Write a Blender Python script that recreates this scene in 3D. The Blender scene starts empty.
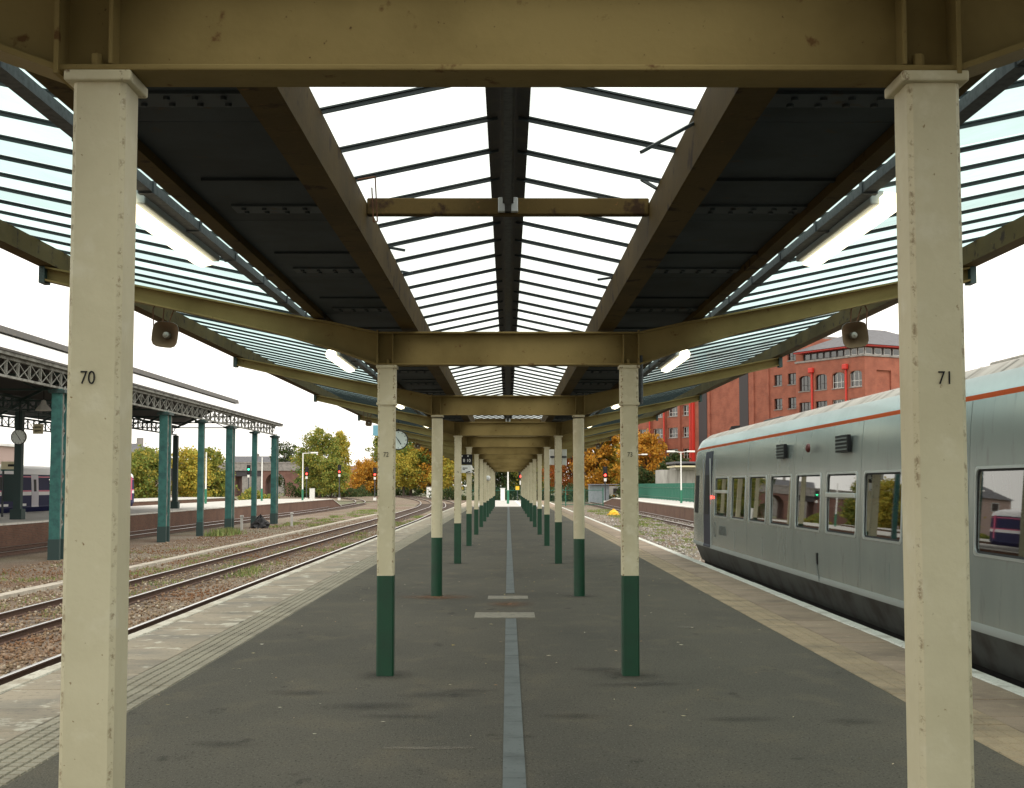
import bpy, math, random
import numpy as np
from mathutils import Vector, Matrix
random.seed(7); rng = np.random.default_rng(7)
R = math.radians
sc = bpy.context.scene
C = sc.collection

# ------------------------------------------------------------------ camera, sky, sun, exposure
F = 1350.0            # focal length in pixels of the 1024 px wide photograph
CAMZ = 1.62
cd = bpy.data.cameras.new('camera'); cam = bpy.data.objects.new('camera', cd); C.objects.link(cam)
cd.sensor_width = 36.0; cd.lens = 36.0 * F / 1024.0; cd.clip_start = 0.05; cd.clip_end = 6000
cam.location = (0, 0, CAMZ); cam.rotation_euler = (R(90 + 3.88), 0, R(-0.17))
sc.camera = cam

SUN_EL, SUN_AZ = 52, 150      # azimuth clockwise from +Y
w = bpy.data.worlds.new('World'); sc.world = w; w.use_nodes = True
nt = w.node_tree; nt.nodes.clear()
sky = nt.nodes.new('ShaderNodeTexSky'); sky.sky_type = 'NISHITA'; sky.sun_disc = False
sky.sun_elevation = R(SUN_EL); sky.sun_rotation = R(SUN_AZ)
sky.air_density = 1.0; sky.dust_density = 4.0; sky.ozone_density = 1.0
hs = nt.nodes.new('ShaderNodeHueSaturation'); hs.inputs['Saturation'].default_value = 0.05
cl = nt.nodes.new('ShaderNodeMixRGB'); cl.inputs[0].default_value = 0.8      # closed even cloud over the sky
cl.inputs[2].default_value = (12.2, 11.7, 10.7, 1)
bg = nt.nodes.new('ShaderNodeBackground'); bg.inputs['Strength'].default_value = 0.125
wo = nt.nodes.new('ShaderNodeOutputWorld')
nt.links.new(sky.outputs[0], hs.inputs['Color']); nt.links.new(hs.outputs[0], cl.inputs[1])
nt.links.new(cl.outputs[0], bg.inputs[0]); nt.links.new(bg.outputs[0], wo.inputs[0])
sd = bpy.data.lights.new('sun', 'SUN'); sun = bpy.data.objects.new('sun', sd); C.objects.link(sun)
sd.energy = 0.8; sd.angle = R(25); sd.color = (1, .97, .92)
d = Vector((math.sin(R(SUN_AZ)) * math.cos(R(SUN_EL)), math.cos(R(SUN_AZ)) * math.cos(R(SUN_EL)), math.sin(R(SUN_EL))))
sun.rotation_euler = d.to_track_quat('Z', 'Y').to_euler(); sun.location = d * 60
vs = sc.view_settings
vs.view_transform = 'Standard'; vs.look = 'None'; vs.gamma = 1; vs.exposure = 0.45; vs.use_curve_mapping = False
sc.render.engine = 'CYCLES'
cy = sc.cycles
cy.use_denoising = True; cy.max_bounces = 8; cy.diffuse_bounces = 4; cy.glossy_bounces = 4
cy.transparent_max_bounces = 24; cy.sample_clamp_indirect = 6

# ------------------------------------------------------------------ materials
MATS = {}
def mat(name, col, rough=.7, metal=0.0, mix=(), bump=None, spec=.5, rnd=0.0, island=None, stretch=(1, 1, 1)):
    """mix: (scale, colour, low, high) layers of noise; bump: (scale, strength, distance)."""
    m = bpy.data.materials.new(name); m.use_nodes = True; n = m.node_tree.nodes; l = m.node_tree.links
    b = n['Principled BSDF']; b.inputs['Roughness'].default_value = rough; b.inputs['Metallic'].default_value = metal
    b.inputs['Specular IOR Level'].default_value = spec
    g = n.new('ShaderNodeNewGeometry'); mp = n.new('ShaderNodeMapping'); mp.inputs['Scale'].default_value = stretch
    l.new(g.outputs['Position'], mp.inputs['Vector'])
    rgb = n.new('ShaderNodeRGB'); rgb.outputs[0].default_value = (*col, 1); cur = rgb.outputs[0]
    if island:
        cr = n.new('ShaderNodeValToRGB'); cr.color_ramp.interpolation = 'LINEAR'
        el = cr.color_ramp.elements
        while len(el) < len(island): el.new(.5)
        for i, c in enumerate(island):
            el[i].position = i / max(1, len(island) - 1); el[i].color = (*c, 1)
        l.new(g.outputs['Random Per Island'], cr.inputs[0]); cur = cr.outputs[0]
    for k, (s, c2, lo, hi) in enumerate(mix):
        t = n.new('ShaderNodeTexNoise'); t.inputs['Scale'].default_value = s; t.inputs['Detail'].default_value = 6
        t.inputs['Roughness'].default_value = .6
        l.new(mp.outputs[0], t.inputs['Vector'])
        r = n.new('ShaderNodeMapRange'); r.inputs[1].default_value = lo; r.inputs[2].default_value = hi
        l.new(t.outputs['Fac'], r.inputs[0])
        x = n.new('ShaderNodeMixRGB'); x.inputs[2].default_value = (*c2, 1)
        l.new(r.outputs[0], x.inputs[0]); l.new(cur, x.inputs[1]); cur = x.outputs[0]
    if rnd:
        oi = n.new('ShaderNodeObjectInfo'); r = n.new('ShaderNodeMapRange')
        r.inputs[3].default_value = 1 - rnd; r.inputs[4].default_value = 1 + rnd
        l.new(oi.outputs['Random'], r.inputs[0])
        x = n.new('ShaderNodeVectorMath'); x.operation = 'SCALE'
        l.new(cur, x.inputs[0]); l.new(r.outputs[0], x.inputs['Scale']); cur = x.outputs[0]
    l.new(cur, b.inputs['Base Color'])
    if bump:
        t = n.new('ShaderNodeTexNoise'); t.inputs['Scale'].default_value = bump[0]; t.inputs['Detail'].default_value = 5
        l.new(mp.outputs[0], t.inputs['Vector'])
        bp = n.new('ShaderNodeBump'); bp.inputs['Strength'].default_value = bump[1]; bp.inputs['Distance'].default_value = bump[2]
        l.new(t.outputs['Fac'], bp.inputs['Height']); l.new(bp.outputs[0], b.inputs['Normal'])
    MATS[name] = m
    return m
def emit(name, col, s):
    m = bpy.data.materials.new(name); m.use_nodes = True; b = m.node_tree.nodes['Principled BSDF']
    b.inputs['Base Color'].default_value = (*col, 1); b.inputs['Emission Color'].default_value = (*col, 1)
    b.inputs['Emission Strength'].default_value = s; MATS[name] = m
def roofglass(name, tint, scatter, haze):
    """patent glazing: tinted see-through glass with a film of dirt that scatters light"""
    m = bpy.data.materials.new(name); m.use_nodes = True; n = m.node_tree.nodes; l = m.node_tree.links
    n.remove(n['Principled BSDF'])
    t = n.new('ShaderNodeBsdfTransparent'); t.inputs[0].default_value = (*tint, 1)
    tr = n.new('ShaderNodeBsdfTranslucent'); tr.inputs[0].default_value = (*scatter, 1)
    g = n.new('ShaderNodeNewGeometry'); no = n.new('ShaderNodeTexNoise'); no.inputs['Scale'].default_value = 3
    no.inputs['Detail'].default_value = 6
    l.new(g.outputs['Position'], no.inputs['Vector'])
    r = n.new('ShaderNodeMapRange'); r.inputs[1].default_value = .3; r.inputs[2].default_value = .75
    r.inputs[3].default_value = haze * .6; r.inputs[4].default_value = haze * 1.5
    l.new(no.outputs['Fac'], r.inputs[0])
    oi = n.new('ShaderNodeObjectInfo'); ad = n.new('ShaderNodeMath'); ad.operation = 'ADD'; l.new(oi.outputs['Random'], ad.inputs[0]); l.new(g.outputs['Random Per Island'], ad.inputs[1])
    fr = n.new('ShaderNodeMath'); fr.operation = 'FRACT'; l.new(ad.outputs[0], fr.inputs[0])
    va = n.new('ShaderNodeMapRange'); va.inputs[3].default_value = .78; va.inputs[4].default_value = 1.1; l.new(fr.outputs[0], va.inputs[0])
    for sh_ in (t, tr):
        vm = n.new('ShaderNodeVectorMath'); vm.operation = 'SCALE'; vm.inputs[0].default_value = sh_.inputs[0].default_value[:3]; l.new(va.outputs[0], vm.inputs['Scale']); l.new(vm.outputs[0], sh_.inputs[0])
    ms = n.new('ShaderNodeMixShader'); l.new(r.outputs[0], ms.inputs[0])
    l.new(t.outputs[0], ms.inputs[1]); l.new(tr.outputs[0], ms.inputs[2])
    l.new(ms.outputs[0], n['Material Output'].inputs[0]); MATS[name] = m
def windowglass(name, tint, ior):
    m = bpy.data.materials.new(name); m.use_nodes = True; n = m.node_tree.nodes; l = m.node_tree.links
    n.remove(n['Principled BSDF'])
    t = n.new('ShaderNodeBsdfTransparent'); t.inputs[0].default_value = (*tint, 1)
    gl = n.new('ShaderNodeBsdfGlossy'); gl.inputs['Roughness'].default_value = .015; gl.inputs[0].default_value = (.95, .96, .95, 1)
    f = n.new('ShaderNodeFresnel'); f.inputs[0].default_value = ior
    ms = n.new('ShaderNodeMixShader'); l.new(f.outputs[0], ms.inputs[0]); l.new(t.outputs[0], ms.inputs[1]); l.new(gl.outputs[0], ms.inputs[2])
    l.new(ms.outputs[0], n['Material Output'].inputs[0]); MATS[name] = m
def leafmat(name, cols):
    m = mat(name, cols[0], .75, island=cols, spec=.2)
    n = m.node_tree.nodes; l = m.node_tree.links; b = n['Principled BSDF']
    tr = n.new('ShaderNodeBsdfTranslucent'); ms = n.new('ShaderNodeMixShader'); ms.inputs[0].default_value = .35
    src = b.inputs['Base Color'].links[0].from_socket
    l.new(src, tr.inputs[0]); l.new(b.outputs[0], ms.inputs[1]); l.new(tr.outputs[0], ms.inputs[2])
    l.new(ms.outputs[0], n['Material Output'].inputs[0])

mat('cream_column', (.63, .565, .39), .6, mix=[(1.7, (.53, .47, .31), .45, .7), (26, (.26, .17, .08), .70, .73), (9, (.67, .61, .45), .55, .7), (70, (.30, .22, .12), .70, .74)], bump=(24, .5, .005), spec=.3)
mat('shaded_cream_beam', (.245, .180, .068), .75, mix=[(1.2, (.165, .118, .040), .42, .66), (10, (.12, .062, .02), .64, .70), (60, (.09, .05, .018), .68, .74)], bump=(40, .3, .004), spec=.2)  # column cream browned to carry the shade under the canopy, plus dirt and rust
mat('shaded_cream_steel', (.085, .056, .018), .8, mix=[(1.6, (.06, .04, .014), .42, .66), (6, (.03, .016, .008), .58, .66), (25, (.14, .07, .025), .64, .72)], bump=(40, .3, .004), spec=.12)  # cream purlin paint, darker still: roof shade put into the colour, with rust
mat('green_paint', (.004, .052, .022), .5, mix=[(5, (.006, .038, .018), .45, .7), (45, (.10, .11, .08), .70, .75)], bump=(50, .2, .003))
mat('deck_metal', (.034, .043, .049), .75, metal=.0, mix=[(2, (.022, .027, .03), .4, .65), (9, (.05, .036, .025), .62, .72)], rnd=.25, spec=.2)
mat('deck_lap', (.048, .058, .064), .7, mix=[(9, (.05, .036, .026), .58, .70)], spec=.25)
mat('dark_bar', (.02, .032, .034), .55, mix=[(8, (.045, .05, .05), .5, .7)])
mat('ridge_dark', (.055, .052, .048), .6, mix=[(6, (.10, .085, .06), .5, .7)])
mat('galvanised', (.085, .092, .098), .6, metal=.2, mix=[(30, (.045, .05, .055), .45, .65)], spec=.3)
mat('box_grey', (.45, .47, .46), .5)
mat('rust', (.14, .06, .025), .85, mix=[(12, (.07, .03, .015), .4, .7)])
mat('black_paint', (.012, .012, .013), .6, spec=.25)
mat('black_rubber', (.012, .012, .013), .7)
mat('white_paint', (.78, .78, .75), .45, mix=[(6, (.6, .6, .56), .55, .75)])
mat('speaker_grey', (.30, .28, .24), .5, mix=[(20, (.18, .15, .11), .45, .65)])
mat('speaker_inside', (.16, .10, .055), .6)
roofglass('glass_centre', (.80, .86, .86), (.82, .88, .88), .25)
roofglass('glass_side', (.47, .61, .615), (.52, .70, .705), .5)
emit('tube_light', (1, .90, .62), 2.6)
emit('red_lamp', (1, .03, .02), 9)
emit('green_lamp', (.05, .9, .4), 3)
mat('clock_face', (.78, .82, .78), .4)
mat('sign_blue', (.30, .60, .78), .4)
mat('sign_cream', (.62, .56, .36), .5)
# platform
mat('asphalt', (.108, .097, .078), .95, mix=[(.35, (.082, .076, .064), .42, .62), (2.2, (.134, .114, .084), .52, .74), (3.2, (.050, .045, .038), .63, .72), (75, (.17, .155, .13), .55, .70), (58, (.028, .026, .022), .55, .70), (190, (.26, .245, .215), .63, .70)], bump=(110, .9, .008), stretch=(1, .55, 1), spec=.12)
mat('drain_plate', (.125, .14, .14), .7, mix=[(3, (.09, .10, .10), .45, .65), (40, (.06, .06, .058), .60, .70)], bump=(90, .3, .003), spec=.25)
mat('pad', (.24, .215, .17), .85, mix=[(12, (.15, .135, .11), .45, .65)])
mat('slab_grey', (.31, .25, .18), .85, mix=[(1.2, (.19, .165, .13), .45, .65), (2.6, (.52, .47, .38), .57, .63), (14, (.15, .125, .095), .56, .7), (90, (.2, .18, .15), .55, .7)], bump=(60, .5, .006), rnd=.14)
mat('slab_brown', (.29, .215, .15), .85, mix=[(1.4, (.20, .145, .10), .45, .65), (5, (.40, .32, .22), .60, .72), (90, (.13, .105, .085), .55, .7)], bump=(60, .5, .006), rnd=.14)
mat('tactile_buff', (.29, .255, .19), .85, mix=[(2, (.21, .18, .13), .45, .65), (60, (.2, .18, .15), .55, .7)], bump=(80, .3, .004), rnd=.10)
mat('tactile_brown', (.31, .235, .145), .85, mix=[(2, (.21, .16, .10), .45, .65), (60, (.14, .11, .07), .55, .7)], bump=(80, .3, .004), rnd=.14)
mat('joint', (.07, .062, .052), .95)
mat('edge_white', (.66, .64, .58), .7, mix=[(2.5, (.42, .39, .33), .52, .68), (22, (.33, .29, .23), .58, .70)], bump=(60, .3, .004))
mat('edge_worn', (.58, .53, .44), .8, mix=[(1.6, (.40, .34, .26), .48, .60), (9, (.27, .22, .16), .56, .66), (40, (.24, .2, .15), .58, .68)], bump=(60, .4, .005))
mat('line_white', (.72, .72, .68), .7, mix=[(9, (.4, .38, .34), .6, .72)])
mat('coping_side', (.20, .18, .15), .9, mix=[(6, (.1, .09, .075), .45, .65)])
mat('far_paving', (.46, .45, .42), .9, mix=[(1, (.36, .35, .32), .45, .65)])
def brickmat(name, c1, c2, mortar, axis):
    m = bpy.data.materials.new(name); m.use_nodes = True; n = m.node_tree.nodes; l = m.node_tree.links
    b = n['Principled BSDF']; b.inputs['Roughness'].default_value = .9
    g = n.new('ShaderNodeNewGeometry'); s = n.new('ShaderNodeSeparateXYZ'); cb = n.new('ShaderNodeCombineXYZ')
    l.new(g.outputs['Position'], s.inputs[0]); l.new(s.outputs[axis], cb.inputs[0]); l.new(s.outputs[2], cb.inputs[1])
    t = n.new('ShaderNodeTexBrick'); t.inputs['Color1'].default_value = (*c1, 1); t.inputs['Color2'].default_value = (*c2, 1)
    t.inputs['Mortar'].default_value = (*mortar, 1); t.inputs['Scale'].default_value = 1
    t.inputs['Brick Width'].default_value = .225; t.inputs['Row Height'].default_value = .075; t.inputs['Mortar Size'].default_value = .008
    l.new(cb.outputs[0], t.inputs['Vector'])
    no = n.new('ShaderNodeTexNoise'); no.inputs['Scale'].default_value = .8; no.inputs['Detail'].default_value = 6
    l.new(g.outputs['Position'], no.inputs['Vector'])
    r = n.new('ShaderNodeMapRange'); r.inputs[1].default_value = .4; r.inputs[2].default_value = .7; r.inputs[4].default_value = .6
    l.new(no.outputs['Fac'], r.inputs[0])
    x = n.new('ShaderNodeMixRGB'); x.blend_type = 'MULTIPLY'; x.inputs[2].default_value = (.55, .5, .5, 1)
    l.new(r.outputs[0], x.inputs[0]); l.new(t.outputs[0], x.inputs[1]); l.new(x.outputs[0], b.inputs['Base Color']); MATS[name] = m
brickmat('brick_platform', (.17, .075, .045), (.12, .055, .035), (.14, .11, .08), 1)
brickmat('brick_bridge', (.20, .085, .06), (.15, .07, .055), (.15, .12, .10), 0)
brickmat('brick_office', (.36, .105, .060), (.30, .085, .052), (.30, .15, .10), 0)
mat('stone_grey', (.27, .25, .23), .9, mix=[(1.5, (.17, .16, .15), .45, .65)])
mat('red_pipe', (.55, .03, .018), .5)
mat('slate', (.115, .115, .125), .7, mix=[(2, (.085, .085, .09), .45, .65)])
mat('frame_dark', (.03, .026, .026), .5)
mat('frame_white', (.6, .6, .57), .5)
mat('recess_dark', (.035, .03, .033), .6)
windowglass('office_glass', (.10, .11, .12), 1.9)
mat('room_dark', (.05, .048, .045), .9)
mat('teal_paint', (.042, .135, .12), .6, mix=[(3, (.028, .085, .08), .45, .65), (25, (.10, .08, .055), .66, .73)], spec=.25)
mat('teal_dark', (.02, .045, .042), .6)
mat('lattice_white', (.23, .235, .21), .7, mix=[(2, (.11, .11, .095), .45, .62)], spec=.2)
mat('shed_roof', (.72, .72, .70), .5, mix=[(.7, (.6, .6, .58), .45, .65)])
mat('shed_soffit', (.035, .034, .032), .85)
mat('post_green', (.02, .16, .09), .5)
mat('fence_green', (.02, .13, .085), .5)
mat('concrete', (.42, .41, .38), .9, mix=[(.9, (.28, .27, .25), .45, .65), (9, (.5, .49, .46), .6, .75)], stretch=(3, 3, .35))
mat('cabin_grey', (.30, .33, .37), .6, mix=[(3, (.24, .27, .3), .45, .65)])
mat('pink_wall', (.40, .30, .27), .9)
mat('orange_brick', (.40, .16, .08), .9)
# ground
mat('soil_grass', (.10, .105, .045), .95, mix=[(.08, (.17, .145, .095), .45, .62), (.9, (.055, .075, .025), .5, .7)], bump=(8, .5, .05))
mat('ballast_bed', (.165, .10, .058), .95, mix=[(.05, (.15, .14, .07), .50, .60), (.25, (.24, .20, .145), .42, .62), (16, (.07, .05, .036), .46, .62), (30, (.36, .32, .27), .60, .70)], bump=(22, 1, .05))
mat('stones', (.3, .27, .22), .9, island=[(.09, .060, .034), (.19, .138, .082), (.26, .205, .13), (.19, .150, .10), (.46, .41, .32), (.13, .07, .034)], mix=[(.16, (.17, .082, .036), .42, .62)])
mat('stones_grey', (.3, .29, .27), .9, island=[(.12, .10, .08), (.26, .24, .21), (.36, .34, .30), (.22, .19, .16), (.50, .48, .44)])
mat('sleeper_wood', (.075, .055, .042), .9, mix=[(6, (.13, .10, .08), .45, .7)])
mat('rail_rust', (.085, .042, .026), .8, mix=[(10, (.05, .025, .015), .45, .7)])
mat('rail_head', (.62, .62, .62), .28, metal=.9)
mat('trough_concrete', (.44, .40, .33), .9, mix=[(3, (.30, .27, .22), .45, .65)])
mat('grass_blade', (.12, .2, .04), .8, island=[(.07, .12, .02), (.13, .20, .04), (.22, .25, .07), (.26, .22, .10)])
leafmat('leaf_orange', [(.42, .16, .02), (.56, .27, .03), (.64, .36, .05), (.48, .28, .05), (.30, .18, .03)])
leafmat('leaf_gold', [(.46, .33, .045), (.58, .46, .08), (.42, .38, .07), (.28, .31, .055), (.50, .33, .05)])
leafmat('leaf_green', [(0.068, 0.135, 0.030), (0.115, 0.203, 0.047), (0.162, 0.257, 0.061), (0.081, 0.162, 0.041), (0.270, 0.297, 0.068)])
leafmat('leaf_mixed', [(0.135, 0.216, 0.047), (0.216, 0.270, 0.061), (0.378, 0.338, 0.068), (0.108, 0.162, 0.041), (0.486, 0.365, 0.068)])
leafmat('leaf_dark', [(.03, .055, .02), (.045, .08, .025), (.06, .10, .03), (.10, .09, .03), (.035, .05, .02)])
leafmat('leaf_red', [(0.405, 0.081, 0.027), (0.486, 0.135, 0.034), (0.297, 0.135, 0.041), (0.459, 0.216, 0.041), (0.243, 0.095, 0.027)])
mat('bark', (.10, .08, .06), .95, mix=[(5, (.06, .045, .035), .45, .65)])
mat('leaf_litter', (.4, .3, .1), .9, island=[(.5, .36, .08), (.6, .55, .42), (.35, .16, .05), (.66, .62, .52)])
# train
mat('train_silver', (.34, .372, .355), .24, metal=.45, mix=[(.9, (.30, .335, .32), .4, .65), (5, (.24, .255, .235), .58, .75)], bump=(1.3, .04, .02), stretch=(1, 1.6, .35))
mat('train_cantrail', (.58, .62, .62), .25, metal=.35, mix=[(.8, (.5, .54, .54), .45, .65)])
mat('train_roof', (.40, .37, .33), .7, mix=[(1.2, (.24, .22, .19), .45, .65)], stretch=(1, 4, 1))
mat('train_orange', (.50, .075, .012), .7, spec=.1)
mat('train_blue', (.012, .015, .04), .5, spec=.25)
mat('train_belly', (.085, .09, .083), .6, mix=[(2, (.045, .04, .034), .45, .65)], spec=.3)
mat('train_ridge', (.27, .285, .27), .5, metal=.2, spec=.3)
mat('train_frame', (.60, .63, .62), .3, metal=.6)
mat('train_mark', (.12, .135, .13), .5)
mat('underframe', (.018, .016, .015), .8)
mat('train_red', (.10, .012, .01), .4)
windowglass('train_glass', (.30, .30, .28), 2.1)
mat('train_inside', (.17, .155, .13), .8)
mat('seat_cloth', (.30, .11, .04), .9)
mat('far_train_blue', (.014, .017, .07), .6, spec=.12)
mat('far_train_pink', (.55, .06, .16), .4)
mat('far_train_white', (.75, .75, .75), .4)
mat('far_train_door', (.52, .50, .56), .4)
M = MATS

def chip_edges(m, lo, hi, col):
    n = m.node_tree.nodes; l = m.node_tree.links; b = n['Principled BSDF']; src = b.inputs['Base Color'].links[0].from_socket
    tc = n.new('ShaderNodeTexCoord'); ab = n.new('ShaderNodeVectorMath'); ab.operation = 'ABSOLUTE'; l.new(tc.outputs['Object'], ab.inputs[0])
    sp = n.new('ShaderNodeSeparateXYZ'); l.new(ab.outputs[0], sp.inputs[0]); mi = n.new('ShaderNodeMath'); mi.operation = 'MINIMUM'; l.new(sp.outputs[0], mi.inputs[0]); l.new(sp.outputs[1], mi.inputs[1])
    r = n.new('ShaderNodeMapRange'); r.inputs[1].default_value = lo; r.inputs[2].default_value = hi; l.new(mi.outputs[0], r.inputs[0])
    g = n.new('ShaderNodeNewGeometry'); no = n.new('ShaderNodeTexNoise'); no.inputs['Scale'].default_value = 32; no.inputs['Detail'].default_value = 8; no.inputs['Roughness'].default_value = .75; l.new(g.outputs['Position'], no.inputs['Vector'])
    r2 = n.new('ShaderNodeMapRange'); r2.inputs[1].default_value = .52; r2.inputs[2].default_value = .60; l.new(no.outputs['Fac'], r2.inputs[0])
    mu = n.new('ShaderNodeMath'); mu.operation = 'MULTIPLY'; l.new(r.outputs[0], mu.inputs[0]); l.new(r2.outputs[0], mu.inputs[1])
    x = n.new('ShaderNodeMixRGB'); x.inputs[2].default_value = (*col, 1); l.new(mu.outputs[0], x.inputs[0]); l.new(src, x.inputs[1]); l.new(x.outputs[0], b.inputs['Base Color'])
chip_edges(MATS['cream_column'], .052, .062, (.20, .125, .06))

# ------------------------------------------------------------------ helpers
OFF = {}
def tag(o, label=None, cat=None, group=None, kind=None):
    if label: o['label'] = label
    if cat: o['category'] = cat
    if group: o['group'] = group
    if kind: o['kind'] = kind
    return o
def thing(name, label, cat, loc=(0, 0, 0), group=None, kind=None):
    o = bpy.data.objects.new(name, None); C.objects.link(o); o.location = loc; o.empty_display_size = .2
    OFF[o] = Vector(loc); return tag(o, label, cat, group, kind)
class MB:
    def __init__(s, T=None): s.v = []; s.f = []; s.T = T
    def add(s, vs_, fs):
        k = len(s.v); s.v += [tuple(p) for p in vs_]; s.f += [tuple(i + k for i in q) for q in fs]; return s
    def box(s, x0, x1, y0, y1, z0, z1):
        return s.add([(x0, y0, z0), (x1, y0, z0), (x1, y1, z0), (x0, y1, z0), (x0, y0, z1), (x1, y0, z1), (x1, y1, z1), (x0, y1, z1)],
                     [(0, 3, 2, 1), (4, 5, 6, 7), (0, 1, 5, 4), (1, 2, 6, 5), (2, 3, 7, 6), (3, 0, 4, 7)])
    def tube(s, p0, p1, r0, r1=None, n=8, cap=True):
        r1 = r0 if r1 is None else r1
        p0 = Vector(p0); p1 = Vector(p1); d = (p1 - p0).normalized()
        a = d.orthogonal().normalized(); b = d.cross(a)
        vs_ = []
        for p, r in ((p0, r0), (p1, r1)):
            for i in range(n):
                t = 2 * math.pi * i / n; vs_.append(p + a * (r * math.cos(t)) + b * (r * math.sin(t)))
        fs = [(i, (i + 1) % n, n + (i + 1) % n, n + i) for i in range(n)]
        if cap: fs += [tuple(range(n))[::-1], tuple(range(n, 2 * n))]
        return s.add(vs_, fs)
    def path(s, pts, r, n=6):
        for a, b in zip(pts, pts[1:]): s.tube(a, b, r, n=n)
        return s
    def bar(s, p0, p1, w, h, up=(0, 0, 1)):
        p0 = Vector(p0); p1 = Vector(p1); d = (p1 - p0).normalized(); u = Vector(up)
        a = d.cross(u).normalized(); b = a.cross(d).normalized()
        vs_ = [p + a * (sx * w / 2) + b * (sz * h / 2) for p in (p0, p1) for sx, sz in ((-1, -1), (1, -1), (1, 1), (-1, 1))]
        return s.add(vs_, [(0, 1, 2, 3), (7, 6, 5, 4), (0, 4, 5, 1), (1, 5, 6, 2), (2, 6, 7, 3), (3, 7, 4, 0)])
    def prism(s, poly, y0, y1):
        """poly in (x,z), extruded along y"""
        n = len(poly)
        vs_ = [(x, y0, z) for x, z in poly] + [(x, y1, z) for x, z in poly]
        return s.add(vs_, [tuple(range(n)), tuple(range(2 * n - 1, n - 1, -1))] + [(i, n + i, n + (i + 1) % n, (i + 1) % n) for i in range(n)])
    def quad(s, *p): return s.add(p, [tuple(range(len(p)))])
    def disc(s, c, r, y, n=24):
        return s.add([(c[0] + r * math.cos(2 * math.pi * i / n), y, c[1] + r * math.sin(2 * math.pi * i / n)) for i in range(n)], [tuple(range(n))])
    def lathe(s, c, axis, prof, n=16, sq=0.0, e1=None):
        """prof: (distance along axis, radius)"""
        ax = Vector(axis).normalized(); a = Vector(e1) if e1 else ax.orthogonal().normalized(); b = ax.cross(a); c = Vector(c)
        vs_ = []
        for t, r in prof:
            for i in range(n):
                th = 2 * math.pi * i / n; ct, st = math.cos(th), math.sin(th)
                k = 1 / (abs(ct) ** 4 + abs(st) ** 4) ** .25 if sq else 1
                vs_.append(c + ax * t + a * (r * k * ct) + b * (r * k * st))
        fs = [(j * n + i, j * n + (i + 1) % n, (j + 1) * n + (i + 1) % n, (j + 1) * n + i) for j in range(len(prof) - 1) for i in range(n)]
        return s.add(vs_, fs)
    def mesh(s, off=Vector((0, 0, 0)), name='m'):
        vs_ = s.v
        if s.T is not None: vs_ = [s.T @ Vector(p) for p in vs_]
        me = bpy.data.meshes.new(name); me.from_pydata([(p[0] - off[0], p[1] - off[1], p[2] - off[2]) for p in vs_], [], s.f); me.update(); return me
    def build(s, name, m, parent=None, smooth=False, bevel=0, local=False):
        off = OFF.get(parent, Vector((0, 0, 0))) if (parent and not local) else Vector((0, 0, 0))
        me = s.mesh(off, name)
        return put(name, me, m, parent, smooth, bevel)
def put(name, me, m, parent=None, smooth=False, bevel=0, loc=None):
    if isinstance(m, str): m = M[m]
    if m and not me.materials: me.materials.append(m)
    o = bpy.data.objects.new(name, me); C.objects.link(o)
    if parent: o.parent = parent
    OFF[o] = OFF.get(parent, Vector((0, 0, 0)))
    if loc: o.location = Vector(loc) - OFF[o]
    if smooth:
        me.polygons.foreach_set('use_smooth', [True] * len(me.polygons))
        try: me.set_sharp_from_angle(angle=R(40))
        except Exception: pass
    if bevel:
        b = o.modifiers.new('bevel', 'BEVEL'); b.width = bevel; b.segments = 2; b.limit_method = 'ANGLE'
    return o
def npmesh(name, V, Fc, m, parent=None):
    me = bpy.data.meshes.new(name)
    V = np.asarray(V, dtype=np.float32); Fc = np.asarray(Fc, dtype=np.int32); k = Fc.shape[1]
    if parent: V = V - np.array(OFF[parent], dtype=np.float32)
    me.vertices.add(len(V)); me.vertices.foreach_set('co', V.ravel())
    me.loops.add(Fc.size); me.loops.foreach_set('vertex_index', Fc.ravel())
    me.polygons.add(len(Fc)); me.polygons.foreach_set('loop_start', np.arange(0, Fc.size, k, dtype=np.int32))
    me.update(calc_edges=True); me.validate()
    return put(name, me, m, parent)
def text_mesh(body, h, T, name='t', thin=0.0):
    cu = bpy.data.curves.new(name, 'FONT'); cu.body = body; cu.size = h * 1.4; cu.align_x = 'CENTER'; cu.align_y = 'CENTER'; cu.extrude = .0015; cu.offset = thin
    o = bpy.data.objects.new(name, cu); C.objects.link(o); bpy.context.view_layer.update()
    me = bpy.data.meshes.new_from_object(o.evaluated_get(bpy.context.evaluated_depsgraph_get()))
    bpy.data.objects.remove(o); bpy.data.curves.remove(cu); me.transform(T); return me
FACE_S = Matrix(((1, 0, 0, 0), (0, 0, -1, 0), (0, 1, 0, 0), (0, 0, 0, 1)))     # text plane turned to face -Y
def ORD(i): return ['first', 'second', 'third', 'fourth', 'fifth', 'sixth', 'seventh', 'eighth', 'ninth', 'tenth', 'eleventh', 'twelfth', 'thirteenth', 'fourteenth'][i]

BAY = 8.30; Y0 = 3.40; NP = 13
YB = [Y0 + BAY * i for i in range(-1, NP)]        # first one stands behind the camera
CX = 1.05
ZG = -1.08                                        # ballast level
RAIL = -.915
PE = 4.13                                         # platform edge

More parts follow.
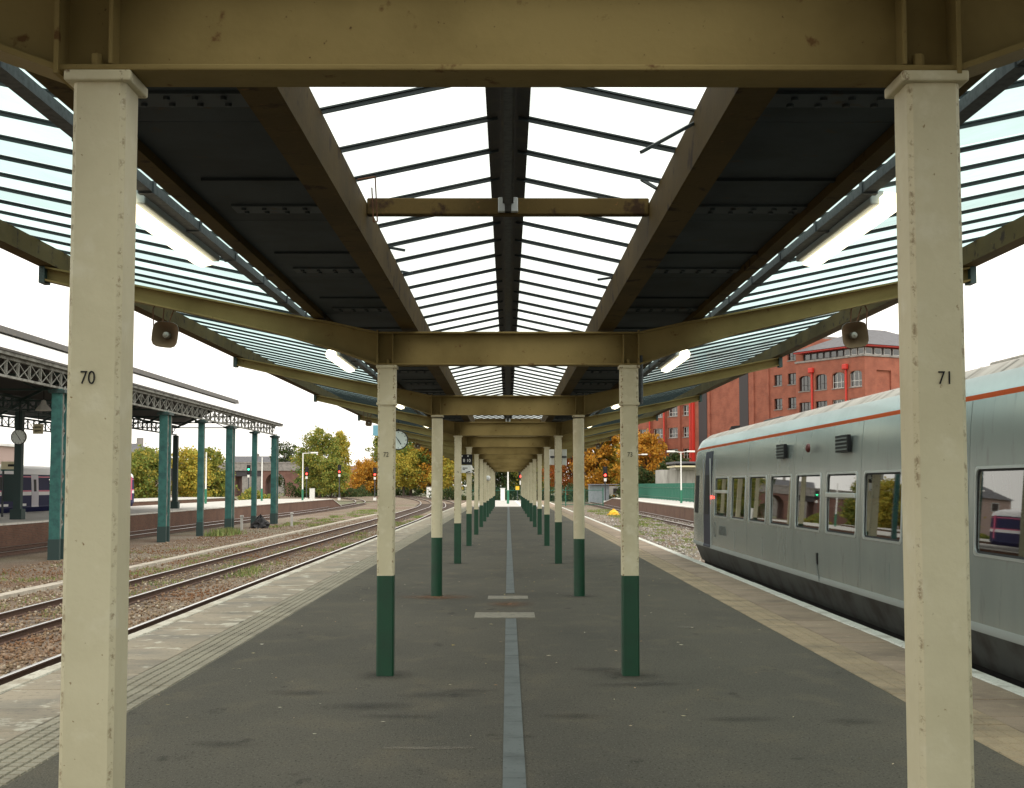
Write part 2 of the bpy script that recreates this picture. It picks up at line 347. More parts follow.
# ------------------------------------------------------------------ ground
g = MB().add([(-3000, -1500, ZG - .06), (3000, -1500, ZG - .06), (3000, 4500, ZG - .06), (-3000, 4500, ZG - .06)], [(0, 1, 2, 3)]).build('ground', 'soil_grass')
tag(g, 'rough grass and bare soil around the railway yard', 'ground', kind='structure')
def sheet(name, x0, x1, y0, y1, z, m, label, cat, nx=1, ny=1, kind='structure', parent=None):
    mb = MB()
    xs = np.linspace(x0, x1, nx + 1); ys = np.linspace(y0, y1, ny + 1)
    mb.v = [(x, y, z) for y in ys for x in xs]
    mb.f = [(j * (nx + 1) + i, j * (nx + 1) + i + 1, (j + 1) * (nx + 1) + i + 1, (j + 1) * (nx + 1) + i) for j in range(ny) for i in range(nx)]
    return tag(mb.build(name, m, parent), label, cat, kind=kind)
sheet('ballast_bed', -21.9, -3.0, -30, 230, ZG, 'ballast_bed', 'brown stone ballast between the left platform edge and the brick platform', 'ballast')
sheet('ballast_bed', 3.0, 14.2, -30, 215, ZG, 'ballast_bed', 'grey brown ballast under and beyond the silver train', 'ballast')
mb = MB(); mb.add([(-26, 230.02, ZG), (-3, 230.02, ZG), (-12, 330, ZG), (-70, 360, ZG), (-60, 300, ZG)], [(0, 1, 2, 3, 4)])
tag(mb.build('ballast_bed', 'ballast_bed'), 'distant ballast where the left tracks curve away', 'ballast', kind='structure')

ICO_V = []; t_ = (1 + 5 ** .5) / 2
for a, b in ((-1, t_), (1, t_), (-1, -t_), (1, -t_)): ICO_V.append((a, b, 0))
for a, b in ((-1, t_), (1, t_), (-1, -t_), (1, -t_)): ICO_V.append((0, a, b))
for a, b in ((t_, -1), (t_, 1), (-t_, -1), (-t_, 1)): ICO_V.append((a, 0, b))
ICO_V = np.array(ICO_V) / 1.9021
ICO_F = np.array([(0, 11, 5), (0, 5, 1), (0, 1, 7), (0, 7, 10), (0, 10, 11), (1, 5, 9), (5, 11, 4), (11, 10, 2), (10, 7, 6), (7, 1, 8), (3, 9, 4), (3, 4, 2), (3, 2, 6), (3, 6, 8), (3, 8, 9), (4, 9, 5), (2, 4, 11), (6, 2, 10), (8, 6, 7), (9, 8, 1)])
def stones(name, P, size, m, label):
    n = len(P); s = size * rng.uniform(.55, 1.35, (n, 1, 1)) * rng.uniform(.6, 1.2, (n, 1, 3))
    V = ICO_V[None] * s * rng.uniform(.75, 1.2, (n, 12, 1))
    an = rng.uniform(0, 6.28, n); ca, sa = np.cos(an)[:, None], np.sin(an)[:, None]
    V = np.stack([V[..., 0] * ca - V[..., 1] * sa, V[..., 0] * sa + V[..., 1] * ca, V[..., 2]], -1) + P[:, None]
    Fc = (ICO_F[None] + (np.arange(n) * 12)[:, None, None]).reshape(-1, 3)
    return tag(npmesh(name, V.reshape(-1, 3), Fc, m), label, 'ballast', kind='stuff')
def scatter(n, x0, x1, y0, y1, pw=1.7):
    u = rng.random(n); a = 1 - pw
    y = (y0 ** a + u * (y1 ** a - y0 ** a)) ** (1 / a)
    return np.stack([rng.uniform(x0, x1, n), y, np.full(n, ZG + .01) + rng.uniform(-.01, .03, n)], -1)
stones('ballast_stones', scatter(60000, -16.2, -4.6, 7, 110), .031, 'stones', 'loose brown ballast stones around the left tracks')
stones('ballast_stones', scatter(6000, 6.6, 13.4, 31, 150, 1.4), .05, 'stones_grey', 'loose grey ballast stones beyond the silver train')

def curve_x(x, y, y0, rad):
    return x if y < y0 else x - (y - y0) ** 2 / (2 * rad)
def track(label, xc, ys, ye, y0=1e9, rad=1000., sleep=True):
    t = thing('railway_track', label, 'railway track', (curve_x(xc, ys, y0, rad), ys, RAIL - .15), kind='structure')
    yy = [ys]
    while yy[-1] < ye: yy.append(min(ye, yy[-1] + (8 if yy[-1] > y0 - 10 else 60)))
    pts = [(curve_x(xc, y, y0, rad), y) for y in yy]
    for sgn in (-1, 1):
        off = sgn * .7525
        for nm, m, prof in (('rail', 'rail_rust', [(-.07, -.155), (.07, -.155), (.07, -.135), (.012, -.12), (.012, -.04), (.035, -.03), (.035, -.006), (-.035, -.006), (-.035, -.03), (-.012, -.04), (-.012, -.12), (-.07, -.135)]),
                            ('rail_head', 'rail_head', [(-.033, -.0055), (.033, -.0055), (.026, 0), (-.026, 0)])):
            mb = MB(); k = len(prof)
            for i, (x, y) in enumerate(pts):
                a = pts[max(0, i - 1)]; b = pts[min(len(pts) - 1, i + 1)]
                dx, dy = b[0] - a[0], b[1] - a[1]; L = math.hypot(dx, dy); nx, ny = dy / L, -dx / L
                mb.v += [(x + nx * (off + p), y + ny * (off + p), RAIL + q) for p, q in prof]
            for i in range(len(pts) - 1):
                mb.f += [(i * k + j, i * k + (j + 1) % k, (i + 1) * k + (j + 1) % k, (i + 1) * k + j) for j in range(k)]
            o = mb.build(nm, m, t if nm == 'rail' else rl)
            if nm == 'rail': rl = o
    if sleep:
        mb = MB(); y = ys
        while y < min(ye, 200):
            x = curve_x(xc, y, y0, rad); j = random.uniform(-.03, .03)
            mb.box(x - 1.25 + j, x + 1.25 + j, y - .12, y + .12, ZG - .05, ZG + .012); y += .7
        tag(mb.build('sleepers', 'sleeper_wood', t), kind='stuff')
    return t
track('rusty track running along the left platform edge, mostly below it', -5.98, -20, 345, 119, 1206)
track('second rusty track from the left platform, both rails in view', -9.36, -20, 345, 119, 1206)
track('track beside the brick platform behind the teal columns', -20.0, 20, 345, 150, 620)
track('track beyond the brick platform under the blue train', -31.05, 20, 220)
track('track under the silver train', 5.64, -15, 205)
track('track alongside the right-hand brick platform', 12.3, 20, 215)
# concrete cable trough
t = thing('cable_trough', 'pale concrete cable trough running beside the second track', 'trough', (-12.1, 8, ZG))
mb = MB(); y = 8.0
while y < 125:
    j = random.uniform(-.012, .012); mb.box(-12.27 + j, -11.93 + j, y, y + .97, ZG - .05, ZG + .09 + random.uniform(0, .012)); y += 1.0
tag(mb.build('lids', 'trough_concrete', t), kind='stuff')

# ------------------------------------------------------------------ main platform
PL0, PL1 = -12.0, 148.0
pf = MB()
pf.box(-PE + .06, PE - .06, PL0, PL1, ZG - .05, -.012)
plat = pf.build('platform', 'coping_side'); tag(plat, 'island platform of worn tarmac edged with paving slabs', 'platform', kind='structure')
XL, XLT = -2.72, -3.17           # tarmac edge, tactile edge (left)
XR, XRT = 2.98, 3.39             # the same on the right
sheet('tarmac', XL, XR, PL0, 104.6, .0, 'asphalt', None, None, 6, 60, None, plat)
sheet('end_paving', -2.7, 2.9, 104.62, PL1 - .05, .0, 'far_paving', None, None, 1, 1, None, plat)
for nm, x0, x1 in (('joint_bed', -PE + .07, XL), ('joint_bed', XR, PE - .07)):
    sheet(nm, x0, x1, PL0, PL1 - .02, -.008, 'joint', None, None, 1, 1, None, plat)
def bevelled_slab(w_, l_, h_, b=.008):
    mb = MB(); x, y = w_ / 2, l_ / 2
    mb.v = [(-x, -y, -h_), (x, -y, -h_), (x, y, -h_), (-x, y, -h_), (-x, -y, -b), (x, -y, -b), (x, y, -b), (-x, y, -b), (-x + b, -y + b, 0), (x - b, -y + b, 0), (x - b, y - b, 0), (-x + b, y - b, 0)]
    mb.f = [(8, 9, 10, 11)] + [(i, (i + 1) % 4, 4 + (i + 1) % 4, 4 + i) for i in range(4)] + [(4 + i, 4 + (i + 1) % 4, 8 + (i + 1) % 4, 8 + i) for i in range(4)]
    return mb
def tactile(w_, l_, nx, ny, gap, h_, r_):
    mb = MB(); mb.box(-w_ / 2, w_ / 2, -l_ / 2, l_ / 2, -.03, -r_)
    for i in range(nx):
        for j in range(ny):
            a = -w_ / 2 + w_ * i / nx + gap / 2; b = -w_ / 2 + w_ * (i + 1) / nx - gap / 2
            c = -l_ / 2 + l_ * j / ny + gap / 2; d_ = -l_ / 2 + l_ * (j + 1) / ny - gap / 2; q = .006
            k = len(mb.v)
            mb.v += [(a, c, -r_), (b, c, -r_), (b, d_, -r_), (a, d_, -r_), (a + q, c + q, 0), (b - q, c + q, 0), (b - q, d_ - q, 0), (a + q, d_ - q, 0)]
            mb.f += [(k + 4, k + 5, k + 6, k + 7)] + [(k + e, k + (e + 1) % 4, k + 4 + (e + 1) % 4, k + 4 + e) for e in range(4)]
    return mb
def joined_tiles(mesh_mb, xs, ys, parent, name, m):
    base = np.array(mesh_mb.v); n = 0; V = []; Fq = [f for f in mesh_mb.f if len(f) == 4]; FF = []
    for y in ys:
        V.append(base + np.array([xs, y, rng.uniform(-.002, .003)])); FF.append(np.array(Fq) + n); n += len(base)
    o = npmesh(name, np.concatenate(V), np.concatenate(FF), m, parent); tag(o, kind='stuff'); return o
for sgn, xe, xt, sm, tm, sl in ((-1, XL, XLT, 'slab_grey', 'tactile_buff', .92), (1, XR, XRT, 'slab_brown', 'tactile_brown', .75)):
    # tactile strip
    wt = abs(xt - xe) - .008; xc = (xt + xe) / 2
    mbt = tactile(wt, .442, 5, 4, .012, .03, .009) if sgn < 0 else tactile(wt, .442, 3, 2, .007, .03, .005)
    me = mbt.mesh(); y = 5.0; ys = []
    while y < 146:
        if y < 26: put('tactile_tile', me, tm, plat, loc=(xc, y, .004 + random.uniform(-.002, .003)))
        else: ys.append(y)
        y += .45
    joined_tiles(mbt, xc, ys, plat, 'tactile_tiles', tm)
    # slabs up to the white edging
    xo = sgn * (PE - .165); ws = abs(xo - xt) - .006; xc = (xo + xt) / 2
    mbs = bevelled_slab(ws, sl - .012, .06); me = mbs.mesh(); y = 4.0; ys = []
    while y < 146:
        if y < 45:
            o = put('paving_slab', me, sm, plat, loc=(xc, y, random.uniform(-.003, .004)))
            o.rotation_euler = (random.uniform(-.002, .002), random.uniform(-.003, .003), random.uniform(-.004, .004))
        else: ys.append(y)
        y += sl
    joined_tiles(mbs, xc, ys, plat, 'paving_slabs', sm)
    mbs = bevelled_slab(.16, sl * 1.0 - .01, .15, .012); me = mbs.mesh(); y = 4.0 + sl * .5; ys = []
    while y < 146:
        if y < 45: put('coping_stone', me, 'edge_worn' if sgn < 0 else 'edge_white', plat, loc=(sgn * (PE - .08), y, .002 + random.uniform(-.002, .003)))
        else: ys.append(y)
        y += sl
    joined_tiles(mbs, sgn * (PE - .08), ys, plat, 'coping_stones', 'edge_worn' if sgn < 0 else 'edge_white')
# drain strip down the middle, the two pads and a far painted line
def drain(y0, y1, parent):
    y = y0; me = MB().box(-.064, .064, 0, .592, -.01, .0055).mesh()
    mb = MB()
    while y < y1:
        if y < 30: put('drain_plate', me, 'drain_plate', parent, loc=(.035, y, random.uniform(0, .0015)))
        else: mb.box(-.029, .099, y, y + .592, -.01, .0055)
        y += .6
    if mb.v: tag(mb.build('drain_plates', 'drain_plate', parent), kind='stuff')
drain(4.0, 16.2, plat); drain(20.45, 104, plat)
MB().box(-.415, .335, 16.7, 17.4, -.01, .005).build('ramp_pad', 'pad', plat)
MB().box(-.29, .29, 19.45, 20.0, -.01, .005).build('ramp_pad', 'pad', plat)
MB().quad((1.0, 104.7, .004), (1.25, 104.7, .004), (.9, 147, .004), (.7, 147, .004)).build('painted_line', 'line_white', plat)
# stains on the tarmac
def stainmat(name, col, amt):
    m = bpy.data.materials.new(name); m.use_nodes = True; n = m.node_tree.nodes; l = m.node_tree.links; b = n['Principled BSDF']
    b.inputs['Base Color'].default_value = (*col, 1); b.inputs['Roughness'].default_value = .85
    tc = n.new('ShaderNodeTexCoord'); gr = n.new('ShaderNodeTexGradient'); gr.gradient_type = 'SPHERICAL'; l.new(tc.outputs['Object'], gr.inputs[0])
    g_ = n.new('ShaderNodeNewGeometry'); no = n.new('ShaderNodeTexNoise'); no.inputs['Scale'].default_value = 3.4; no.inputs['Detail'].default_value = 9; no.inputs['Roughness'].default_value = .7; l.new(g_.outputs['Position'], no.inputs['Vector'])
    mu = n.new('ShaderNodeMath'); mu.operation = 'MULTIPLY'; l.new(gr.outputs['Fac'], mu.inputs[0]); l.new(no.outputs['Fac'], mu.inputs[1])
    r = n.new('ShaderNodeMapRange'); r.inputs[1].default_value = .16; r.inputs[2].default_value = .55; r.inputs[4].default_value = amt; l.new(mu.outputs[0], r.inputs[0]); l.new(r.outputs[0], b.inputs['Alpha']); MATS[name] = m
stainmat('stain_dark', (.034, .030, .024), .42); stainmat('stain_rust', (.17, .07, .022), .7); stainmat('stain_pale', (.22, .19, .15), .6)
me_st = MB().add([(math.cos(6.2832 * i / 20), math.sin(6.2832 * i / 20), 0) for i in range(20)], [tuple(range(20))]).mesh()
me_sd = me_st.copy(); me_sr = me_st.copy(); me_sp = me_st.copy()
def gp(px_, py_): d_ = F * CAMZ / (py_ - 485.5); return (px_ - 508) / F * d_, d_
def stain(px_, py_, rx, ry, kind=me_sd, m='stain_dark'):
    x, y = gp(px_, py_); stain.k += 1
    o = put('stain', kind, m, plat, loc=(x, y, .002 + .00012 * stain.k)); o.scale = (rx, ry, 1); o.rotation_euler = (0, 0, stain.k * .7 if rx == ry else random.uniform(-.15, .15))
stain.k = 0
for y in YB[2:7]:
    for s_ in (-1, 1):
        p = 508 + s_ * CX * F / y, 485.5 + F * CAMZ / y; stain(*p, .42, .55)
stain(437, 596, .95, .7, me_sr, 'stain_rust'); stain(510, 603, .5, .8, me_sr, 'stain_rust')
for p in ((372, 703, .55, .32), (402, 713, .45, .2), (446, 692, .6, .25), (470, 688, .4, .2), (576, 713, .42, .22), (640, 682, .7, .22), (600, 667, .5, .2), (848, 718, .3, .25), (740, 716, .5, .2), (300, 690, .5, .25), (230, 740, .4, .2)): stain(*p)
stain(684, 626, .22, .25, me_sp, 'stain_pale'); stain(430, 744, .5, .1, me_sp, 'stain_pale')
# litter
n = 260
P = np.stack([rng.uniform(-2.7, 2.9, n), rng.uniform(6.5, 45, n), np.full(n, .007)], -1)
s = rng.uniform(.006, .022, n); an = rng.uniform(0, 6.28, n)
V = np.stack([P + np.stack([np.cos(an + k) * s * q, np.sin(an + k) * s * q, rng.uniform(0, .006, n)], -1) for k, q in ((0, 1.3), (1.5, .6), (3.1, 1.2), (4.6, .55))], 1).reshape(-1, 3)
tag(npmesh('litter', V, np.arange(n * 4).reshape(-1, 4), 'leaf_litter'), 'scraps of fallen leaves and paper on the platform', 'litter', kind='stuff')

# ------------------------------------------------------------------ canopy
CAN = thing('platform_canopy', 'long cream steel platform canopy with glazed ridge and upswept glass wings', 'canopy', (0, Y0, 0))
ZB, ZT, TIPB, TIPT, TX = 2.66, 2.95, 3.395, 3.52, 4.02
def ibeam(mb, xs, bots, tops, fw, ft, wt, y):
    n = len(xs)
    for (za, zb, hw) in (([b for b in bots], [b + ft for b in bots], fw / 2), ([b + ft for b in bots], [t - ft for t in tops], wt / 2), ([t - ft for t in tops], [t for t in tops], fw / 2)):
        k = len(mb.v)
        for x, a, b in zip(xs, za, zb): mb.v += [(x, y - hw, a), (x, y + hw, a), (x, y + hw, b), (x, y - hw, b)]
        for i in range(n - 1):
            p = k + i * 4; q = p + 4
            mb.f += [(p, p + 1, q + 1, q), (p + 1, p + 2, q + 2, q + 1), (p + 2, p + 3, q + 3, q + 2), (p + 3, p, q, q + 3)]
        mb.f += [(k, k + 3, k + 2, k + 1), (k + 4 * n - 4, k + 4 * n - 3, k + 4 * n - 2, k + 4 * n - 1)]
mbm = MB(); ibeam(mbm, [-1.13, 1.13], [ZB, ZB], [ZT, ZT], .15, .016, .012, 0)
for x in (-1.0, 1.0): mbm.box(x - .006, x + .006, -.07, -.007, ZB + .018, ZT - .018)
for x in (-1.04, 1.04):
    mbm.tube((x, -.045, ZB + .016), (x, -.045, ZB + .05), .016, n=6)
me_mid = mbm.mesh()
def arm_mesh(s):
    mb = MB(); xs = [1.134, 1.5, 2.0, 2.6, 3.3, TX]
    tz = [ZT, 3.03, 3.125, 3.24, 3.375, TIPT]; bz = [z - q for z, q in zip(tz, (ZT - ZB, .24, .19, .165, .145, TIPT - TIPB))]
    ibeam(mb, [s * x for x in xs], bz, tz, .15, .016, .012, 0)
    return mb.mesh()
me_arm = {s: arm_mesh(s) for s in (-1, 1)}
me_plate = {s: MB().box(s * 1.131 - .006, s * 1.131 + .006, -.085, .085, ZB - .01, ZT + .012).mesh() for s in (-1, 1)}
me_tip = {s: MB().box(min(s * TX, s * (TX + .05)), max(s * TX, s * (TX + .05)), -.08, .08, TIPB - .02, TIPT).mesh() for s in (-1, 1)}
for y in YB:
    put('cross_beam', me_mid, 'shaded_cream_beam', CAN, bevel=.004, loc=(0, y, 0))
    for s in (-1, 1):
        a = put('beam_arm', me_arm[s], 'shaded_cream_beam', CAN, loc=(0, y, 0))
        p = put('splice_plate', me_plate[s], 'shaded_cream_beam', a); p = put('end_cap', me_tip[s], 'teal_dark', a)
YS, YE = YB[0] - .3, YB[-1] + .3
PX, PXO, POZ = .79, .93, 3.0         # inner purlin face
RID = 3.385; GE = 3.205               # ridge and gutter height of the middle glazing
OX, OZ = 1.60, 3.07                  # outer purlin
EX = 4.0
def lerp(a, b, t): return a + (b - a) * t
for s in (-1, 1):
    mb = MB()     # inner purlin: channel with a bottom flange facing out
    def sx(a, b): return (min(s * a, s * b), max(s * a, s * b))
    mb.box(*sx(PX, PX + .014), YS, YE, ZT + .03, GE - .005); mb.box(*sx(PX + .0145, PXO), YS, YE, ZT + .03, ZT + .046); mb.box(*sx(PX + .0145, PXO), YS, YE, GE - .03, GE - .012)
    mb.build('inner_purlin', 'shaded_cream_steel', CAN)
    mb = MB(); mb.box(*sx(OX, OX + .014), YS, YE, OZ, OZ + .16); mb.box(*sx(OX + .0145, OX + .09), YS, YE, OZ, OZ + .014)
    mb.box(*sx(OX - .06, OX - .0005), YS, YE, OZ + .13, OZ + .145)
    mb.build('outer_purlin', 'shaded_cream_steel', CAN)
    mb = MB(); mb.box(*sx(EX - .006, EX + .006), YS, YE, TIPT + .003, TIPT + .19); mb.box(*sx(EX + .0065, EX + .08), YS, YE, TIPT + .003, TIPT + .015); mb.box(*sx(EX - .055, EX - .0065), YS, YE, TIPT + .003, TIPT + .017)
    mb.build('eave_beam', 'shaded_cream_steel', CAN)
    # cable conduit on the arms, with clips
    xc = s * 1.86; zc = OZ + .06
    mb = MB(); mb.box(xc - .035, xc + .035, YS, YE, zc - .005, zc + .045)
    k = 0; y = YS + .5
    while y < YE: mb.box(xc - .042, xc + .042, y, y + .05, zc - .012, zc + .052); y += 1.05
    mb.build('cable_tray', 'galvanised', CAN)
# ridge
rb = MB(); rb.box(-.03, .03, YS, YE, RID - .20, RID - .03); rb.build('ridge_beam', 'ridge_dark', CAN)
for s in (-1, 1):
    mb = MB(); x0, x1 = s * .031, s * .10
    mb.add([(x0, YS, RID - .012), (x1, YS, RID - .028), (x1, YE, RID - .028), (x0, YE, RID - .012), (x0, YS, RID + .03), (x1, YS, RID + .015), (x1, YE, RID + .015), (x0, YE, RID + .03)],
           [(0, 1, 2, 3), (7, 6, 5, 4), (0, 4, 5, 1), (1, 5, 6, 2), (2, 6, 7, 3), (3, 7, 4, 0)])
    mb.build('ridge_flashing', 'ridge_dark', CAN)
mb = MB(); mb.box(-.018, .018, YS, YE, RID - .245, RID - .201); mb.build('ridge_conduit', 'galvanised', CAN)
# ties, junction boxes, drooping bits
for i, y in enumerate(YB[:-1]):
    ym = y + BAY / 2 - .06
    MB().box(-PX + .001, PX - .001, ym - .035, ym + .035, 3.13, 3.225).build('tie_beam', 'shaded_cream_steel', CAN, bevel=.008)
    MB().box(-.055, .055, ym - .075, ym - .036, 3.14, 3.22).build('junction_box', 'box_grey', CAN, bevel=.004)
# glazing
PITCH = BAY / 13
NB = 13
def bar_pts(kind, s):
    if kind == 'c': return (s * (PX + .02), GE + .004), (s * .05, RID - .012)
    return (s * (OX + .05), OZ + .155), (s * (EX + .16), TIPT + .24)
me_bar, me_pane = {}, {}
def bar_mb(kind, s, y):
    a, b = bar_pts(kind, s); mb = MB()
    mb.bar((a[0], y, a[1] - .009), (b[0], y, b[1] - .009), .012, .018); mb.bar((a[0], y, a[1] + .0035), (b[0], y, b[1] + .0035), .032, .007)
    return mb
def pane_mb(kind, s, y, dz=0):
    a, b = bar_pts(kind, s); mb = MB(); q = (PITCH - .006) / 2; h = .006
    z = [a[1] + .012, b[1] + .012]
    mb.v = [(a[0], y - q, z[0]), (b[0], y - q, z[1]), (b[0], y + q, z[1]), (a[0], y + q, z[0])]
    mb.f = [(0, 1, 2, 3)]
    return mb
rb_ = random.Random(3)
for kind in 'co':
    for s in (-1, 1):
        meb = bar_mb(kind, s, 0).mesh(); mep = pane_mb(kind, s, 0).mesh()
        gm = 'glass_centre' if kind == 'c' else 'glass_side'
        far_b = MB(); far_p = MB()
        for bi, y in enumerate(YB[:-1]):
            for k in range(NB):
                yb = y + PITCH * (k + .55)
                if bi in (1, 2):
                    o = put('glazing_bar', meb, 'dark_bar', CAN, loc=(0, yb + rb_.uniform(-.012, .012), rb_.uniform(-.004, .004)))
                    o.rotation_euler = (0, 0, rb_.uniform(-.006, .006))
                    put('glass_pane', mep, gm, CAN, loc=(0, yb + PITCH / 2, 0))
                else:
                    q = bar_mb(kind, s, yb); far_b.add(q.v, q.f); q = pane_mb(kind, s, yb + PITCH / 2); far_p.add(q.v, q.f)
        tag(far_b.build('glazing_bars', 'dark_bar', CAN), kind='stuff'); tag(far_p.build('glass_panes', gm, CAN), kind='stuff')
# dark sheet-metal deck between the purlins
DL = BAY / 4
for s in (-1, 1):
    mb = MB(); x0, x1 = sorted((s * (PX + .02), s * (OX - .004))); zd = 3.115
    mb.box(x0, x1, -DL / 2 + .004, DL / 2 - .004, zd, zd + .02)
    mb.box(x0 + .1, x1, -.02, .02, zd - .014, zd - .0005)
    me_deck = mb.mesh()
    mb = MB(); x0 += .12
    mb.box(x0, x1, -.09, .09, zd - .012, zd - .0005)
    for k in range(6):
        xb = lerp(x0 + .06, x1 - .06, k / 5)
        for dy in (-.045, .045): mb.tube((xb, dy, zd - .024), (xb, dy, zd - .012), .014, n=6)
    me_lap = mb.mesh()
    y = YB[0] + DL / 2; i = 0
    while y < YB[-1]:
        dk = put('deck_sheet', me_deck, 'deck_metal', CAN, loc=(0, y, 0))
        lp = put('bolted_lap', me_lap, 'deck_lap', dk); lp.location = (0, DL / 2 - .35, 0)
        y += DL; i += 1
# broken glazing strips and wires that hang into the middle bay
mb = MB(); mb.bar((.80, 5.66, 3.165), (.54, 5.40, 2.97), .013, .013); mb.build('loose_strip', 'dark_bar', CAN)
mb = MB(); mb.bar((.79, 7.1, 3.20), (.70, 7.0, 3.225), .012, .016); mb.build('loose_strip', 'dark_bar', CAN)
mb = MB(); mb.bar((.79, 10.2, 3.2), (.68, 10.1, 3.17), .014, .018); mb.build('loose_strip', 'dark_bar', CAN)
mb = MB(); mb.path([(-.78, 6.9, 3.20), (-.69, 6.92, 3.22), (-.68, 6.95, 2.99), (-.70, 6.95, 2.99), (-.71, 6.95, 3.17)], .004); mb.build('hanging_wire', 'rust', CAN)
for y, l_ in ((8.9, .1), (9.9, .08)):
    MB().bar((-.79, y, 3.2), (-.79 + l_, y + .05, 3.19), .014, .016).build('loose_strip', 'dark_bar', CAN)

# columns
def chamfer_shaft(x, y, hw, z0, z1, b=.012):
    mb = MB(); p = [(-hw + b, -hw), (hw - b, -hw), (hw, -hw + b), (hw, hw - b), (hw - b, hw), (-hw + b, hw), (-hw, hw - b), (-hw, -hw + b)]
    mb.v = [(x + a, y + c, z0) for a, c in p] + [(x + a, y + c, z1) for a, c in p]
    mb.f = [(i, (i + 1) % 8, 8 + (i + 1) % 8, 8 + i) for i in range(8)] + [tuple(range(7, -1, -1)), tuple(range(8, 16))]
    return mb
GZ = .85
for i, y in enumerate(YB):
    for s in (-1, 1):
        row = 'left' if s < 0 else 'right'; num = 70 + 2 * (i - 1) + (0 if s < 0 else 1)
        if i == 0: lab = f'cream and green column of the {row} row, the one behind the camera'
        elif i < 3: lab = f'square cream column numbered {num}, ' + ('tall in the foreground at the ' + row if i == 1 else f'green below, second in the {row} row')
        elif i == 3: lab = f'round cream column with green foot, third in the {row} row'
        else: lab = f'slim cream column with green foot, {ORD(i - 1)} in the {row} row'
        x = s * CX + (0.022 if i == 1 else 0)
        t = thing('canopy_column', lab, 'column', (x, y, 0), 'cream and green canopy columns')
        hw = .066 if i < 2 else .072
        gz = GZ + (random.uniform(-.02, .015) if i > 2 else 0)
        if i > 2: t.rotation_euler = (random.uniform(-.002, .002), random.uniform(-.002, .002), random.uniform(-.03, .03))
        if i == 3:
            MB().tube((x, y, gz), (x, y, ZB - .05), .082, n=24).build('shaft', 'cream_column', t, smooth=True)
            MB().tube((x, y, .0), (x, y, gz), .0825, n=24).build('painted_foot', 'green_paint', t, smooth=True)
        else:
            chamfer_shaft(x, y, hw, gz, ZB - .028).build('shaft', 'cream_column', t)
            chamfer_shaft(x, y, hw + .0008, 0, gz).build('painted_foot', 'green_paint', t)
        MB().box(x - hw - .018, x + hw + .018, y - hw - .018, y + hw + .018, ZB - .028, ZB - .0005).build('cap_plate', 'cream_column', t, bevel=.005)
        if i == 2:
            chamfer_shaft(x, y, hw + .006, 2.33, ZB - .029, .014).build('sleeve', 'cream_column', t)
            MB().box(x - hw - .013, x + hw + .013, y - hw - .013, y + hw + .013, 2.315, 2.335).build('collar', 'cream_column', t)
            if s > 0:
                MB().tube((x + hw + .03, y, 2.33), (x + hw + .03, y, 2.75), .022, n=8).build('downpipe', 'galvanised', t)
        if 1 <= i <= 4:
            zt = 1.885 if i < 3 else 1.9
            dx = (-.012 if s < 0 else .012) if i == 1 else 0
            me = text_mesh(str(num),   .034 if i == 1 else .042, Matrix.Translation((dx, -hw - .0022, zt)) @ FACE_S @ Matrix.Diagonal((.82, 1, 1, 1)), 'number', -.0004)
            put('number', me, 'black_paint', t)

# fluorescent fittings
def strip_light(s, y, lab):
    x = s * 1.965; z = OZ + .05
    t = thing('strip_light', lab, 'light fitting', (x, y, z), 'fluorescent fittings along the canopy')
    L = .92
    xi = x - s * .055
    MB().box(min(xi, xi + s * .075), max(xi, xi + s * .075), y - L, y + L, z - .02, z + .055).build('housing', 'box_grey', t, bevel=.008)
    mb = MB()
    prof = [(.0, .05), (.03, .075), (.10, .07), (.125, .03), (.115, -.02), (.06, -.045), (.0, -.03)]
    n = len(prof)
    ys = [y - L - .02, y - L + .04, y + L - .04, y + L + .02]; sc_ = [.55, 1, 1, .55]
    for yy, k in zip(ys, sc_): mb.v += [(x - s * .03 + s * (.025 + p * k), yy, z - .02 + q * k) for p, q in prof]
    mb.f = [(j * n + i, j * n + (i + 1) % n, (j + 1) * n + (i + 1) % n, (j + 1) * n + i) for j in range(3) for i in range(n)] + [tuple(range(n)), tuple(range(3 * n, 4 * n))]
    mb.build('diffuser', 'tube_light', t, smooth=True)
    for dy in (-.6, .6): MB().box(min(s * 1.88, x), max(s * 1.88, x), y + dy - .02, y + dy + .02, z + .0551, z + .07).build('bracket', 'galvanised', t)
for k in range(5):
    y = YB[k + 1] + BAY / 2 + .4
    for s, nm in ((-1, 'left'), (1, 'right')):
        strip_light(s, y, f'lit fluorescent fitting under the {nm} wing, {ORD(k)} from the camera')

